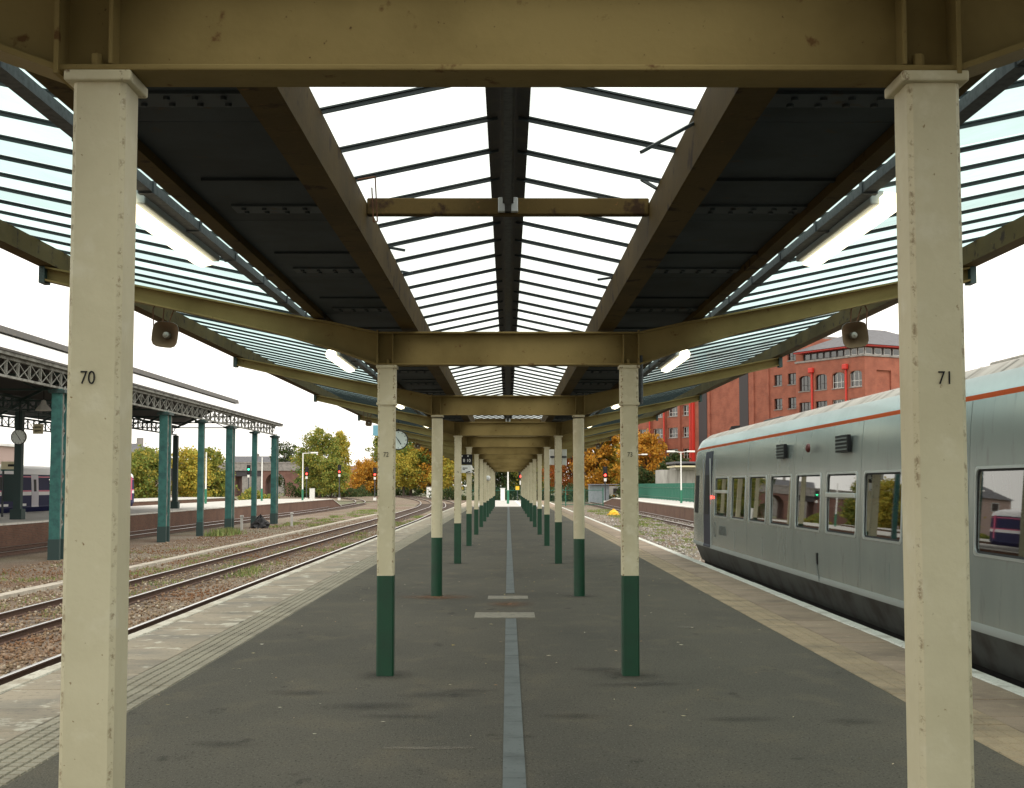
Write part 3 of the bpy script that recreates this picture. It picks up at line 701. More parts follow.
# horn loudspeakers
def horn(s, i, x, lab, k=1.0):
    y = YB[i] + .02; z = 2.93; xc = s * x
    t = thing('horn_speaker', lab, 'loudspeaker', (xc, y, z), 'horn loudspeakers under the canopy')
    tilt = Vector((-s * .05, -1, -.04)).normalized(); e1 = (1, 0, s * .12)
    ax = tilt; e1 = (Vector(e1) - ax * Vector(e1).dot(ax)).normalized()
    MB().lathe((xc, y, z), ax, [(p_ * k, r_ * k) for p_, r_ in [(-.16, .035), (-.10, .045), (-.03, .075), (.04, .105), (.055, .113), (.062, .112)]], 24, 1, e1).build('horn', 'speaker_grey', t, smooth=True)
    MB().lathe((xc, y, z), ax, [(p_ * k, r_ * k) for p_, r_ in [(.062, .111), (.05, .104), (.0, .082), (-.05, .05), (-.08, .0)]], 24, 1, e1).build('horn_mouth', 'speaker_inside', t, smooth=True)
    MB().lathe((xc, y, z), ax, [(p_ * k, r_ * k) for p_, r_ in [(-.08, .028), (.0, .03), (.03, .026), (.042, .0)]], 16, 0, e1).build('driver_cone', 'speaker_grey', t, smooth=True)
    MB().lathe((xc, y, z), ax, [(p_ * k, r_ * k) for p_, r_ in [(-.24, .0), (-.24, .05), (-.16, .055), (-.155, .03)]], 16, 0, e1).build('driver', 'speaker_grey', t, smooth=True)
    zb = 3.165
    mb = MB()
    mb.path([(xc - .03, y - .01, z + .10), (xc - .02, y - .01, zb + .01)], .006); mb.path([(xc + .02, y, z + .10), (xc + .07, y, zb + .01)], .006); mb.path([(xc - s * -.11, y, z + .04), (xc - s * -.12, y, zb - .01), (xc - s * -.10, y, zb + .03)], .006)
    mb.build('hanger', 'rust', t)
horn(-1, 2, 2.98, 'square-mouthed horn loudspeaker hanging under the left wing, nearest')
horn(1, 2, 3.02, 'square-mouthed horn loudspeaker hanging under the right wing, nearest')
horn(-1, 4, 2.92, 'small far horn loudspeaker left of column 72', .62)
horn(-1, 6, 3.0, 'tiny horn loudspeaker beside the platform clock', .8)
horn(1, 6, 3.0, 'tiny far horn loudspeaker left of column 73', .8)

# clock, hanging sign and column signs
def clock(x, y, z, r, lab, hang):
    t = thing('clock', lab, 'clock', (x, y, z), 'station clocks')
    MB().lathe((x, y, z), (0, -1, 0), [(-.09, 0), (-.09, r * .97), (-.06, r), (.05, r), (.06, r * .96), (.045, r * .9)], 32).build('case', 'black_paint', t, smooth=True)
    fc = MB().disc((x, z), r * .91, y - .047, 32).build('dial', 'clock_face', t)
    mb = MB()
    for k in range(12):
        a = math.pi / 6 * k; mb.bar((x + r * .72 * math.sin(a), y - .051, z + r * .72 * math.cos(a)), (x + r * .86 * math.sin(a), y - .051, z + r * .86 * math.cos(a)), r * .05, .004, (0, 1, 0))
    mb.build('hour_marks', 'black_paint', fc)
    for a, l_, w_, q in ((R(324), .74, .05, .056), (R(147), .52, .08, .061)):
        MB().bar((x - r * .12 * math.sin(a), y - q, z - r * .12 * math.cos(a)), (x + r * l_ * math.sin(a), y - q, z + r * l_ * math.cos(a)), r * w_, .004, (0, 1, 0)).build('hand', 'black_paint', fc)
    MB().tube((x, y, z + r * .98), (x, y, z + r + hang), .025, n=8).build('hanger', 'black_paint', t)
clock(-3.0, YB[5] + .35, 2.86, .27, 'round white platform clock hanging under the left wing behind column 72', .25)
t = thing('hanging_sign', 'small pale blue sign hanging behind column 72', 'sign', (-3.3, 33.6, 3.0))
MB().box(-3.36, -3.06, 33.58, 33.62, 2.86, 3.12).build('board', 'sign_blue', t); MB().tube((-3.21, 33.6, 3.121), (-3.21, 33.6, 3.5), .012).build('hanger', 'galvanised', t)
yc = YB[5]
t = thing('column_sign', 'black number sign with arrows on the fifth left column', 'sign', (-CX, yc, 2.3))
MB().box(-CX - .21, -CX + .09, yc - .14, yc - .1, 2.18, 2.46).build('board', 'black_paint', t, bevel=.006)
MB().box(-CX - .05, -CX + .02, yc - .099, yc - .074, 2.2, 2.4).build('bracket', 'galvanised', t)
put('lettering', text_mesh('8 10', .085, Matrix.Translation((-CX - .06, yc - .1425, 2.29)) @ FACE_S), 'white_paint', t).location = -OFF[t]
mb = MB()
for dx in (-.13, .03): mb.add([(-CX - .06 + dx - .025, yc - .1425, 2.43), (-CX - .06 + dx + .025, yc - .1425, 2.43), (-CX - .06 + dx, yc - .1425, 2.385)], [(0, 1, 2)])
mb.build('arrow_marks', 'white_paint', t)
t = thing('column_notice', 'white notice with dark scrawl under the number sign on the fifth left column', 'sign', (-CX, yc, 2.05))
MB().box(-CX - .22, -CX + .08, yc - .14, yc - .1, 1.96, 2.17).build('board', 'white_paint', t, bevel=.006)
MB().box(-CX - .05, -CX + .02, yc - .099, yc - .074, 2.0, 2.12).build('bracket', 'galvanised', t)
mb = MB(); mb.bar((-CX - .17, yc - .143, 2.09), (-CX - .04, yc - .143, 2.09), .02, .003, (0, 1, 0)); mb.bar((-CX - .17, yc - .143, 2.05), (-CX - .11, yc - .143, 2.05), .02, .003, (0, 1, 0)); mb.bar((-CX - .08, yc - .143, 1.975), (-CX + .03, yc - .143, 2.0), .025, .003, (0, 1, 0))
mb.build('scrawl', 'black_paint', t)
yc = YB[4]
t = thing('monitor_box', 'white double-sided information box behind the fourth right column', 'sign', (CX, yc, 2.25))
for dx in (-.12, .14): MB().box(CX + dx - .055, CX + dx + .045, yc + .10, yc + .22, 2.05, 2.38).build('panel', 'white_paint', t, bevel=.008)
MB().box(CX - .16, CX + .18, yc + .0735, yc + .0995, 2.2, 2.24).build('bracket', 'galvanised', t)
yc = YB[9]
t = thing('dome_camera', 'small pale round camera dome on a far left column', 'camera', (-CX, yc, 2.0))
MB().lathe((-CX + .02, yc - .2, 2.0), (0, 0, 1), [(-.14, .0), (-.12, .08), (-.05, .135), (.05, .135), (.12, .08), (.14, 0)], 14).build('dome', 'white_paint', t, smooth=True)
MB().box(-CX - .01, -CX + .03, yc - .09, yc - .0735, 1.97, 2.03).build('bracket', 'galvanised', t)

# ------------------------------------------------------------------ trains
PROF = [(1.16, -.10), (1.27, .15), (1.32, .27), (1.372, .285), (1.372, .325), (1.35, .36), (1.352, 1.0), (1.316, 1.8), (1.292, 2.2), (1.262, 2.44), (1.243, 2.52), (1.17, 2.66), (1.0, 2.775), (.7, 2.86), (.35, 2.895), (0, 2.905)]
def prof_x(z):
    for (xa, za), (xb, zb) in zip(PROF, PROF[1:]):
        if za <= z <= zb: return xa + (xb - xa) * (z - za) / (zb - za)
    return PROF[-1][0]
def train(root, xc, y0, yn, bands, wins, wz, nose=1.4):
    """bands: (name, z0, z1, material); wins: list of (ya, yb); the nose is at yn (far end)"""
    def sec(x, z, y):
        t = max(0.0, (y - (yn - nose)) / nose); t = min(t, 1)
        k = t * t
        if z > 1.8: z = z - (z - 1.8) * .16 * k
        return x * (1 - .075 * k), z
    ynose = [yn - nose * (1 - q) for q in (0, .3, .55, .75, .9, 1)]
    brk = sorted(set([y0, yn - nose] + [a for w_ in wins for a in w_] + ynose))
    sides = {}
    for nm, za, zb, m in bands:
        zs = sorted(set([za, zb] + [z for _, z in PROF if za < z < zb] + ([wz[0], wz[1]] if za < wz[0] and wz[1] < zb else [])))
        mb = MB()
        for s in (-1, 1):
            for z1, z2 in zip(zs, zs[1:]):
                hole = z1 >= wz[0] - 1e-6 and z2 <= wz[1] + 1e-6
                for a, b in zip(brk, brk[1:]):
                    if hole and any(abs(w_[0] - a) < 1e-6 and abs(w_[1] - b) < 1e-6 for w_ in wins): continue
                    q = []
                    for y, z in ((a, z1), (b, z1), (b, z2), (a, z2)):
                        x, zz = sec(prof_x(z), z, y); q.append((xc + s * x, y, zz))
                    mb.quad(*(q if s > 0 else q[::-1]))
        o = mb.build(nm, m, root, smooth=True); sides[nm] = o
        bm_merge(o)
    # ends
    for y, nm in ((yn, 'end_panel'), (y0, 'end_panel')):
        pts = []
        for x, z in PROF:
            xx, zz = sec(x, z, y); pts.append((xx, zz))
        poly = [(xc + x, y, z) for x, z in pts] + [(xc - x, y, z) for x, z in pts[::-1][1:]]
        MB().add(poly, [tuple(range(len(poly)))]).build(nm, bands[2][3], root)
    # inside
    MB().box(xc - 1.25, xc + 1.25, y0 + .1, yn - 1.6, .22, .25).build('floor_panel', 'train_inside', root)
    MB().box(xc - 1.15, xc + 1.15, y0 + .1, yn - 1.6, 2.3, 2.33).build('ceiling_panel', 'train_inside', root)
    return sec
def bm_merge(o):
    import bmesh
    bm = bmesh.new(); bm.from_mesh(o.data); bmesh.ops.remove_doubles(bm, verts=bm.verts, dist=.0008); bm.to_mesh(o.data); bm.free()
    o.data.polygons.foreach_set('use_smooth', [True] * len(o.data.polygons))
    try: o.data.set_sharp_from_angle(angle=R(35))
    except Exception: pass
def rounded(y0, y1, z0, z1, r, n=4):
    p = []
    for cy_, cz_, a0 in ((y1 - r, z1 - r, 0), (y0 + r, z1 - r, 90), (y0 + r, z0 + r, 180), (y1 - r, z0 + r, 270)):
        for k in range(n + 1): a = R(a0 + 90 * k / n); p.append((cy_ + r * math.cos(a), cz_ + r * math.sin(a)))
    return p
def train_window(root, x, s, ya, yb, za, zb, glass, frame, transom=False, fw=.055):
    """framed window with rounded corners on a side at x, facing s"""
    out = rounded(ya - .018, yb + .018, za - .018, zb + .018, .05); inn = rounded(ya + .008, yb - .008, za + .008, zb - .008, .075)
    n = len(out); mb = MB()
    for dx, P_ in ((s * .001, out), (s * .008, out), (s * .010, inn), (-s * .014, inn)): mb.v += [(x + dx, p, q) for p, q in P_]
    for j in range(3): mb.f += [(j * n + i, j * n + (i + 1) % n, (j + 1) * n + (i + 1) % n, (j + 1) * n + i) for i in range(n)]
    sh = lambda v_: (v_[0] - s * max(0, v_[2] - 1.0) * .045, v_[1], v_[2])
    mb.v = [sh(v_) for v_ in mb.v]
    fr = mb.build('window', frame, root, smooth=True)
    MB().add([sh((x - s * .012, p, q)) for p, q in rounded(ya, yb, za, zb, .02)], [tuple(range(20)) if s > 0 else tuple(range(19, -1, -1))]).build('pane', glass, fr)
    gb = rounded(ya + .008, yb - .008, za + .008, zb - .008, .075); gi = rounded(ya + .03, yb - .03, za + .03, zb - .03, .065)
    mb = MB(); mb.v = [sh((x - s * .006, p, q)) for p, q in gb] + [sh((x - s * .009, p, q)) for p, q in gi]
    mb.f = [(i, (i + 1) % n, n + (i + 1) % n, n + i) for i in range(n)]
    mb.build('gasket', 'black_rubber', fr)
    if transom:
        zt = lerp(za, zb, .64); MB().box(min(x - s * .028, x + s * .008), max(x - s * .028, x + s * .008), ya + .02, yb - .02, zt - .03, zt + .03).build('transom', frame, fr, bevel=.006)

XC = 4.33 + 1.35; TY0, TYN = -4.5, 32.3
T1 = thing('diesel_train', 'silver diesel railcar with an orange cantrail stripe standing at the right platform', 'train', (XC, TY0, RAIL))
wins = [(26.77, 28.40), (24.80, 26.30), (22.80, 24.38), (20.80, 22.40), (18.82, 20.42), (16.88, 18.46), (14.93, 16.52), (12.98, 14.57), (10.95, 12.58), (9.0, 10.6)] + [(7.03 - 1.97 * k, 8.63 - 1.97 * k) for k in range(6)]
WZ = (.99, 1.78)
BANDS = [('skirt', -.10, .285, 'train_belly'), ('sole_ridge', .285, .36, 'train_ridge'), ('body_side', .36, 2.425, 'train_silver'), ('stripe', 2.425, 2.475, 'train_orange'), ('cantrail', 2.475, 2.66, 'train_cantrail'), ('roof', 2.66, 2.905, 'train_roof')]
sec = train(T1, XC, TY0, TYN, BANDS, wins, WZ)
for s in (-1, 1):
    for i, (a, b) in enumerate(wins):
        train_window(T1, XC + s * 1.35, s, a, b, *WZ, 'train_glass', 'train_frame', i in (0, 5))
xs = XC - 1.35
# doors at the far end: dark blue leaf with a tall window
def side_panel(nm, m, ya, yb, za, zb, d_, parent, s=-1, xc=XC):
    mb = MB(); zs = sorted(set([za, zb] + [z for _, z in PROF if za < z < zb])); k = 0
    ny = [lerp(ya, yb, q) for q in (0, .5, 1)]
    for z1, z2 in zip(zs, zs[1:]):
        for a, b in zip(ny, ny[1:]):
            q = []
            for y, z in ((a, z1), (b, z1), (b, z2), (a, z2)):
                x, zz = sec(prof_x(z), z, y); q.append((xc + s * (x + d_), y, zz))
            mb.quad(*(q if s > 0 else q[::-1]))
    o = mb.build(nm, m, parent)
    so = o.modifiers.new('t', 'SOLIDIFY'); so.thickness = .012; so.offset = -1
    return o
for s in (-1, 1):
    d1 = side_panel('door', 'train_blue', 28.95, 29.9, .30, 2.36, .012, T1, s)
    side_panel('door_window', 'black_paint', 29.15, 29.7, 1.0, 1.85, .020, d1, s); 
    for y in (28.93, 29.92): MB().box(XC + s * 1.352 - .012, XC + s * 1.352 + .012, y - .012, y + .012, .34, 2.2).build('door_pillar', 'train_frame', T1)
    side_panel('cab_window', 'black_paint', 30.85, 31.4, 1.0, 1.85, .012, T1, s)
    MB().lathe((XC + s * 1.352, 28.72, 1.37), (s, 0, 0), [(0, .03), (.02, .03), (.028, 0)], 12).build('door_lamp', 'red_lamp', T1)
for y_ in (.95, 4.9, 8.8, 12.78, 16.70, 20.61, 24.59, 28.66):
    side_panel('panel_seam', 'train_mark', y_ - .005, y_ + .005, .37, 2.42, .0015, T1)
for y_ in (10.2, 15.7, 23.4, 26.2): side_panel('access_flap', 'train_silver', y_ - .3, y_ + .3, .42, .74, .004, T1)
# louvres
for ya, yb in ((21.1, 21.72), (17.15, 17.8)):
    lv = MB().box(xs - .014, xs + .03, ya, yb, 2.05, 2.27).build('louvre', 'black_paint', T1)
    for k in range(4): MB().box(xs - .024, xs - .0145, ya + .03, yb - .03, 2.075 + k * .048, 2.095 + k * .048).build('slat', 'train_mark', lv)
MB().lathe((xs + .012, 19.45, 2.16), (-1, 0, 0), [(0, .065), (.03, .065), (.05, .04), (.055, 0)], 16).build('side_lamp', 'train_red', T1, smooth=True)
# emblem and faint lettering
TS = Matrix(((0, 0, -1, 0), (-1, 0, 0, 0), (0, 1, 0, 0), (0, 0, 0, 1)))      # reads along -Y, faces -X
o = put('lettering', text_mesh('ARRIVA', .20, Matrix.Translation((xs - .0045, 27.35, .70)) @ TS), 'train_mark', T1); o.location = -OFF[T1]
mb = MB(); mb.lathe((xs - .004, 28.35, .70), (-1, 0, 0), [(0, .16), (.001, .16), (.001, .13), (0, .13)], 24); mb.build('emblem', 'train_mark', T1)
# filler flap with hanging strap
MB().box(xs - .012, xs + .01, 18.95, 19.04, .52, .68).build('catch_plate', 'black_paint', T1)
MB().path([(xs - .016, 18.99, .53), (xs - .018, 18.92, .45), (xs - .02, 18.80, .30)], .009).build('strap', 'train_mark', T1)
# thin horizontal seam on the body and gutter strip
# roof gear
t_ = MB(); t_.add([(XC - .78, 29.6, 2.70), (XC - .58, 29.6, 2.74), (XC - .58, 30.6, 2.62), (XC - .78, 30.6, 2.58), (XC - .78, 29.6, 2.92), (XC - .58, 29.6, 2.94), (XC - .58, 30.6, 2.70), (XC - .78, 30.6, 2.68)], [(3, 2, 1, 0), (4, 5, 6, 7), (0, 1, 5, 4), (1, 2, 6, 5), (2, 3, 7, 6), (3, 0, 4, 7)])
t_.build('exhaust_cowl', 'black_paint', T1)
MB().box(XC - .45, XC + .35, 26.0, 27.6, 2.87, 2.955).build('roof_vent', 'black_paint', T1, bevel=.02)
MB().box(XC - .45, XC + .35, 13.0, 14.6, 2.87, 2.955).build('roof_vent', 'train_roof', T1, bevel=.02)
MB().tube((XC + .2, 12.2, 2.89), (XC + .2, 12.2, 3.05), .012).build('aerial', 'black_paint', T1)
y = TY0 + .8
while y < 29.8:
    mb = MB(); k = []
    pr = [p for p in PROF if p[1] >= 2.66]; pr = [(-x, z) for x, z in pr] + [(x, z) for x, z in pr[::-1][1:]]
    for x, z in pr: k += [(XC + x, y - .025, z + .012), (XC + x, y + .025, z + .012)]
    mb.v = k; mb.f = [(2 * i, 2 * i + 1, 2 * i + 3, 2 * i + 2) for i in range(len(pr) - 1)]
    o = mb.build('roof_rib', 'train_roof', T1); y += 1.0
# underframe, bogies
mb = MB(); mb.box(XC - 1.1, XC + 1.1, TY0 + .2, TYN - .7, -.30, -.101); mb.build('underframe', 'underframe', T1)
for a, b in ((16.0, 18.2), (18.6, 20.4), (20.9, 23.2)): MB().box(XC - 1.2, XC + 1.2, a, b, -.62, -.302).build('equipment_case', 'underframe', T1, bevel=.03)
for yb in (-.5, 12.0, 27.6):
    bo = MB().box(XC - 1.05, XC + 1.05, yb - 1.7, yb + 1.7, -.60, -.42).build('bogie', 'underframe', T1)
    for dy in (-1.3, 1.3):
        for sx_ in (-.76, .76): MB().lathe((XC + sx_, yb + dy, RAIL + .425), (1, 0, 0), [(-.06, 0), (-.06, .42), (.04, .42), (.06, .45), (.075, .45), (.075, 0)], 24).build('wheel', 'rail_rust', bo)
MB().box(XC - .9, XC + .9, TYN - 1.4, TYN - .1, -.55, -.12).build('front_valance', 'underframe', T1, bevel=.05)
MB().box(XC - .45, XC + .45, TYN, TYN + .35, .15, 2.15).build('gangway', 'black_rubber', T1, bevel=.03)
for s in (-1, 1):
    MB().box(XC + s * .8 - .27, XC + s * .8 + .27, TYN + .001, TYN + .012, 1.1, 1.85).build('cab_windscreen', 'black_paint', T1)
    MB().lathe((XC + s * .85, TYN + .002, .55), (0, 1, 0), [(0, .09), (.03, .09), (.035, 0)], 16).build('tail_lamp', 'train_red', T1)
# seats
mb = MB(); mb.add([(-.5, 0, .25), (.5, 0, .25), (.5, .12, .25), (-.5, .12, .25), (-.48, .02, .95), (.48, .02, .95), (.48, .12, 1.0), (-.48, .12, 1.0), (-.40, .06, 1.33), (.40, .06, 1.33), (.40, .13, 1.33), (-.40, .13, 1.33)],
    [(0, 1, 5, 4), (1, 2, 6, 5), (2, 3, 7, 6), (3, 0, 4, 7), (4, 5, 9, 8), (5, 6, 10, 9), (6, 7, 11, 10), (7, 4, 8, 11), (8, 9, 10, 11)])
mb.box(-.48, .48, -.42, 0.01, .58, .70); me_seat = mb.mesh()
y = -2.2
while y < 28:
    for s in (-1, 1):
        o = put('seat', me_seat, 'seat_cloth', T1, bevel=.03, loc=(XC + s * .72, y, 0))
    y += .98

# blue and white train at the far left platform
XC2 = -29.6 - 1.35
T2 = thing('passenger_train', 'dark blue and white passenger train with pink stripes beyond the brick platform', 'train', (XC2, 52, RAIL))
wins2 = [(y, y + 1.5) for y in (55.0, 57.2, 59.4, 61.6, 66.0, 68.2, 70.4, 72.6, 74.8, 78.6, 80.8, 87.5, 89.7, 91.9, 94.1)]
B2 = [('skirt', -.10, .36, 'far_train_blue'), ('lower_panel', .36, 1.02, 'far_train_blue'), ('white_band', 1.02, 1.24, 'far_train_white'), ('pink_band', 1.24, 1.33, 'far_train_pink'), ('window_band', 1.33, 2.12, 'far_train_blue'), ('upper_stripe', 2.12, 2.2, 'far_train_pink'), ('upper_band', 2.2, 2.3, 'far_train_blue'), ('cantrail', 2.3, 2.66, 'far_train_white'), ('roof', 2.66, 2.905, 'far_train_white')]
sec = train(T2, XC2, 52, 107.6, B2, wins2, (1.42, 2.08), 2.2)
for s in (1,):
    for a, b in wins2: MB().box(XC2 + s * 1.335, XC2 + s * 1.342, a - .03, b + .03, 1.39, 2.11).build('window', 'black_paint', T2)
    for y in (64.2, 76.9, 84.2, 96.0):
        dr = side_panel('door', 'far_train_door', y, y + 1.25, .30, 2.28, .012, T2, s, XC2); side_panel('door_window', 'black_paint', y + .4, y + .85, 1.25, 2.0, .02, dr, s, XC2)
    for y in (60, 63, 67.5, 71, 74, 79, 82): MB().box(XC2 + 1.3525, XC2 + 1.358, y, y + 1.3, .38, .52).build('white_panel', 'far_train_white', T2)
    MB().box(XC2 + 1.22, XC2 + 1.33, 106.3, 106.7, .5, 2.3).build('nose_stripe', 'far_train_pink', T2)
mb = MB(); mb.box(XC2 - 1.1, XC2 + 1.1, 52.3, 106, -.6, -.101); mb.build('underframe', 'underframe', T2)
for yb in (58, 70, 78, 92):
    for dy in (-1.3, 1.3):
        for sx_ in (-.76, .76): MB().lathe((XC2 + sx_, yb + dy, RAIL + .425), (1, 0, 0), [(-.06, 0), (-.06, .42), (.06, .45), (.075, 0)], 16).build('wheel', 'rail_rust', T2)

# ------------------------------------------------------------------ other platforms
def brick_platform(name, lab, x0, x1, y0, y1, ramp, edges):
    mb = MB(); mb.prism([(0, 0), (1, 0), (1, 1), (0, 1)], 0, 1); mb.v = []; mb.f = []
    V = [(x0, y0, ZG - .05), (x1, y0, ZG - .05), (x1, y1 + ramp, ZG - .05), (x0, y1 + ramp, ZG - .05), (x0, y0, -.06), (x1, y0, -.06), (x1, y1, -.06), (x0, y1, -.06), (x1, y1 + ramp, ZG + .02), (x0, y1 + ramp, ZG + .02)]
    mb.add(V, [(0, 1, 5, 4), (1, 2, 8, 6, 5), (3, 0, 4, 7, 9), (4, 5, 6, 7), (7, 6, 8, 9), (2, 3, 9, 8)])
    o = tag(mb.build(name, 'brick_platform'), lab, 'platform', kind='structure')
    mb = MB(); b = .4
    mb.box(x0 + b, x1 - b, y0, y1, -.0595, .0); mb.add([(x0 + b, y1, .0), (x1 - b, y1, 0), (x1 - b, y1 + ramp, ZG + .06), (x0 + b, y1 + ramp, ZG + .06)], [(0, 1, 2, 3)])
    mb.build('deck', 'far_paving', o)
    for s, xe in edges:
        a, c = sorted((xe + s * .05, xe - s * b + s * .001)); 
        mb = MB(); mb.box(a, c, y0, y1, -.075, .006); mb.add([(a, y1, .006), (c, y1, .006), (c, y1 + ramp, ZG + .07), (a, y1 + ramp, ZG + .07), (a, y1, -.075), (c, y1, -.075), (c, y1 + ramp, ZG + .0), (a, y1 + ramp, ZG + .0)], [(0, 1, 2, 3), (1, 5, 6, 2), (4, 0, 3, 7)])
        mb.build('white_coping', 'edge_white', o)
    return o
brick_platform('brick_platform', 'brick-faced island platform with white coping beyond the left tracks', -29.4, -21.5, 20, 166, 9, ((1, -21.5), (-1, -29.4)))
brick_platform('brick_platform', 'far platform edge beyond the blue train', -47, -38.5, 60, 190, 8, ((1, -38.5),))
brick_platform('brick_platform', 'brick-faced platform with pale deck behind the silver train', 13.8, 18.6, 30, 178, 22, ((-1, 13.8),))

# ------------------------------------------------------------------ iron train shed on the left
SH = thing('train_shed', 'open iron train shed roof on teal lattice columns over the left tracks', 'station shed', (-16.5, 95.6, ZG))
SY = [95.6 - 7.65 * k for k in range(10)]; S0, S1 = SY[-1] - 1, 97.6
EV = 5.98; XA, XR1, XV, XR2, XB = -16.5, -20.0, -23.5, -27.0, -30.5; RZ = 7.84
def girder(x, m, y_from, y_to, name='lattice_girder', parent=None):
    gi = MB().box(x - .06, x + .06, y_from, y_to, 5.76, 5.86).build(name, m, parent)
    MB().box(x - .06, x + .06, y_from, y_to, 5.16, 5.24).build('bottom_chord', m, gi)
    n = max(1, round((y_to - y_from) / 1.05)); st = (y_to - y_from) / n
    for k in range(n):
        a = y_from + k * st; b = a + st
        lo, hi = (5.24, 5.76) if k % 2 == 0 else (5.76, 5.24)
        mb = MB(); mb.bar((x, a, lo), (x, b, hi), .035, .035)
        mb.bar((x + .055, a, 5.76 if k % 2 == 0 else 5.24), (x + .055, b, 5.24 if k % 2 == 0 else 5.76), .015, .035)
        mb.build('lattice_bar', m, gi)
        MB().box(x - .045, x + .045, a - .03, a + .03, 5.2405, 5.7595).build('lattice_post', m, gi)
for x, m in ((XA, 'lattice_white'), (XV, 'teal_dark'), (XB, 'teal_dark')):
    ends = SY[::-1]
    for a, b in zip(ends, ends[1:]): girder(x, m, a, b, parent=SH)
MB().box(XA - .1, XA + .22, S0, S1, 5.87, 5.98).build('gutter', 'lattice_white', SH)
MB().box(XA - .12, XA + .26, S0, S1, 5.985, 6.06).build('gutter_lip', 'ridge_dark', SH)
for nm, xa, za, xb, zb in (('roof_slope', XA, EV + .085, XR1, RZ - .2), ('roof_slope', XV, EV, XR1, RZ - .2), ('roof_slope', XV - .01, EV, XR2, RZ - .2), ('roof_slope', XB, EV, XR2, RZ - .2)):
    mb = MB(); mb.add([(xa, S0, za), (xb, S0, zb), (xb, S1, zb), (xa, S1, za), (xa, S0, za - .05), (xb, S0, zb - .05), (xb, S1, zb - .05), (xa, S1, za - .05)], [(0, 1, 2, 3), (0, 3, 7, 4), (1, 5, 6, 2), (0, 4, 5, 1), (3, 2, 6, 7)])
    mb.build(nm, 'shed_roof', SH)
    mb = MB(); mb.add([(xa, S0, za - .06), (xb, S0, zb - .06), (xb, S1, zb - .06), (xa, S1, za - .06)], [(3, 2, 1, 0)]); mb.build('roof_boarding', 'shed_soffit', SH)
for x in (XR1, XR2):
    mb = MB(); mb.prism([(x - .42, RZ - .28), (x + .42, RZ - .28), (x + .36, RZ - .02), (x, RZ + .05), (x - .36, RZ - .02)], S0 - .1, S1 + .6); mb.build('ridge_cap', 'ridge_dark', SH)
for k, y in enumerate(SY):      # roof trusses
    for xa, xr, xb in ((XA, XR1, XV), (XV, XR2, XB)):
        mb = MB(); mb.bar((xa, y, 5.7), (xr, y, 7.45), .09, .12); mb.bar((xb, y, 5.7), (xr, y, 7.45), .09, .12); mb.bar((xa, y, 5.7), (xb, y, 5.7), .06, .08); mb.bar((xr, y, 5.72), (xr, y, 7.4), .05, .06)
        mb.bar((xr, y, 5.72), ((xa + xr) / 2, y, 6.55), .05, .06); mb.bar((xr, y, 5.72), ((xb + xr) / 2, y, 6.55), .05, .06)
        mb.build('roof_truss', 'teal_dark', SH)
for k, y in enumerate(SY):
    if k > 7: break
    wide = k % 2 == 0; wx = .38 if wide else .30; dy = .62 if wide else .22
    t = thing('shed_column', ('double lattice' if wide else 'single') + f' teal iron column of the train shed, {ORD(k)} from the far end', 'column', (XA, y, ZG), 'teal columns of the train shed')
    for s in ((-1, 1) if wide else (0,)):
        yy = y + s * dy / 2; q = .07 if wide else .11
        MB().box(XA - wx / 2, XA + wx / 2, yy - q, yy + q, ZG + .75, 5.155).build('post', 'teal_paint', t)
        MB().box(XA - wx / 2 - .02, XA + wx / 2 + .02, yy - q - .02, yy + q + .02, ZG - .05, ZG + .75).build('base', 'teal_dark', t)
        MB().box(XA + wx / 2 + .0005, XA + wx / 2 + .03, yy + q - .05, yy + q, ZG + .76, 5.15).build('flange', 'lattice_white', t)
    if wide:
        mb = MB(); z = ZG + .9; k2 = 0
        while z < 5.0:
            a, b = (y - dy / 2 + .07, y + dy / 2 - .07) if k2 % 2 == 0 else (y + dy / 2 - .07, y - dy / 2 + .07)
            mb.bar((XA + .1, a, z), (XA + .1, b, z + .42), .03, .06, (1, 0, 0)); z += .42; k2 += 1
        mb.build('lacing', 'lattice_white', t)
    MB().box(XA - .3, XA + .3, y - (.45 if wide else .3), y + (.45 if wide else .3), 5.0, 5.12).build('bracket', 'teal_dark', t)
for k, y in enumerate(SY):
    if k % 2 or k > 6: continue
    t = thing('shed_column', f'dark iron column standing on the brick platform, {ORD(k // 2)} from the far end', 'column', (XV, y, 0), 'dark columns on the brick platform')
    MB().box(XV - .17, XV + .17, y - .17, y + .17, .006, 5.155).build('post', 'teal_dark', t)
    MB().box(XV - .28, XV + .28, y - .28, y + .28, .0065, .5).build('base', 'teal_dark', t)
y = SY[4]
clock(-23.35, y - .5, 3.93, .37, 'round grey clock hanging in the train shed on the far left', .9)
t = thing('hanging_sign', 'small cream sign hanging in the train shed beside the clock', 'sign', (-22.6, 65.0, 4.4))
MB().box(-22.85, -22.37, 64.97, 65.03, 4.1, 4.58).build('board', 'sign_cream', t)
for z in (4.22, 4.4): MB().box(-22.78, -22.46, 64.962, 64.969, z, z + .05).build('scrawl', 'black_paint', t)
MB().tube((-22.6, 65, 4.581), (-22.6, 65, 5.7), .015).build('hanger', 'black_paint', t)
t = thing('pendant_lamp', 'white enamel pendant lamp hanging under the train shed roof', 'lamp', (-21, 61, 5.2))
MB().lathe((-21, 61, 5.0), (0, 0, 1), [(0, .36), (.12, .3), (.3, .13), (.45, .1), (.5, 0)], 16).build('shade', 'white_paint', t, smooth=True); MB().tube((-21, 61, 5.5), (-21, 61, 7.3), .02).build('stem', 'black_paint', t)
t = thing('notice_frame', 'two-post notice frame with cream header on the brick platform', 'sign', (-25.6, 70, 0))
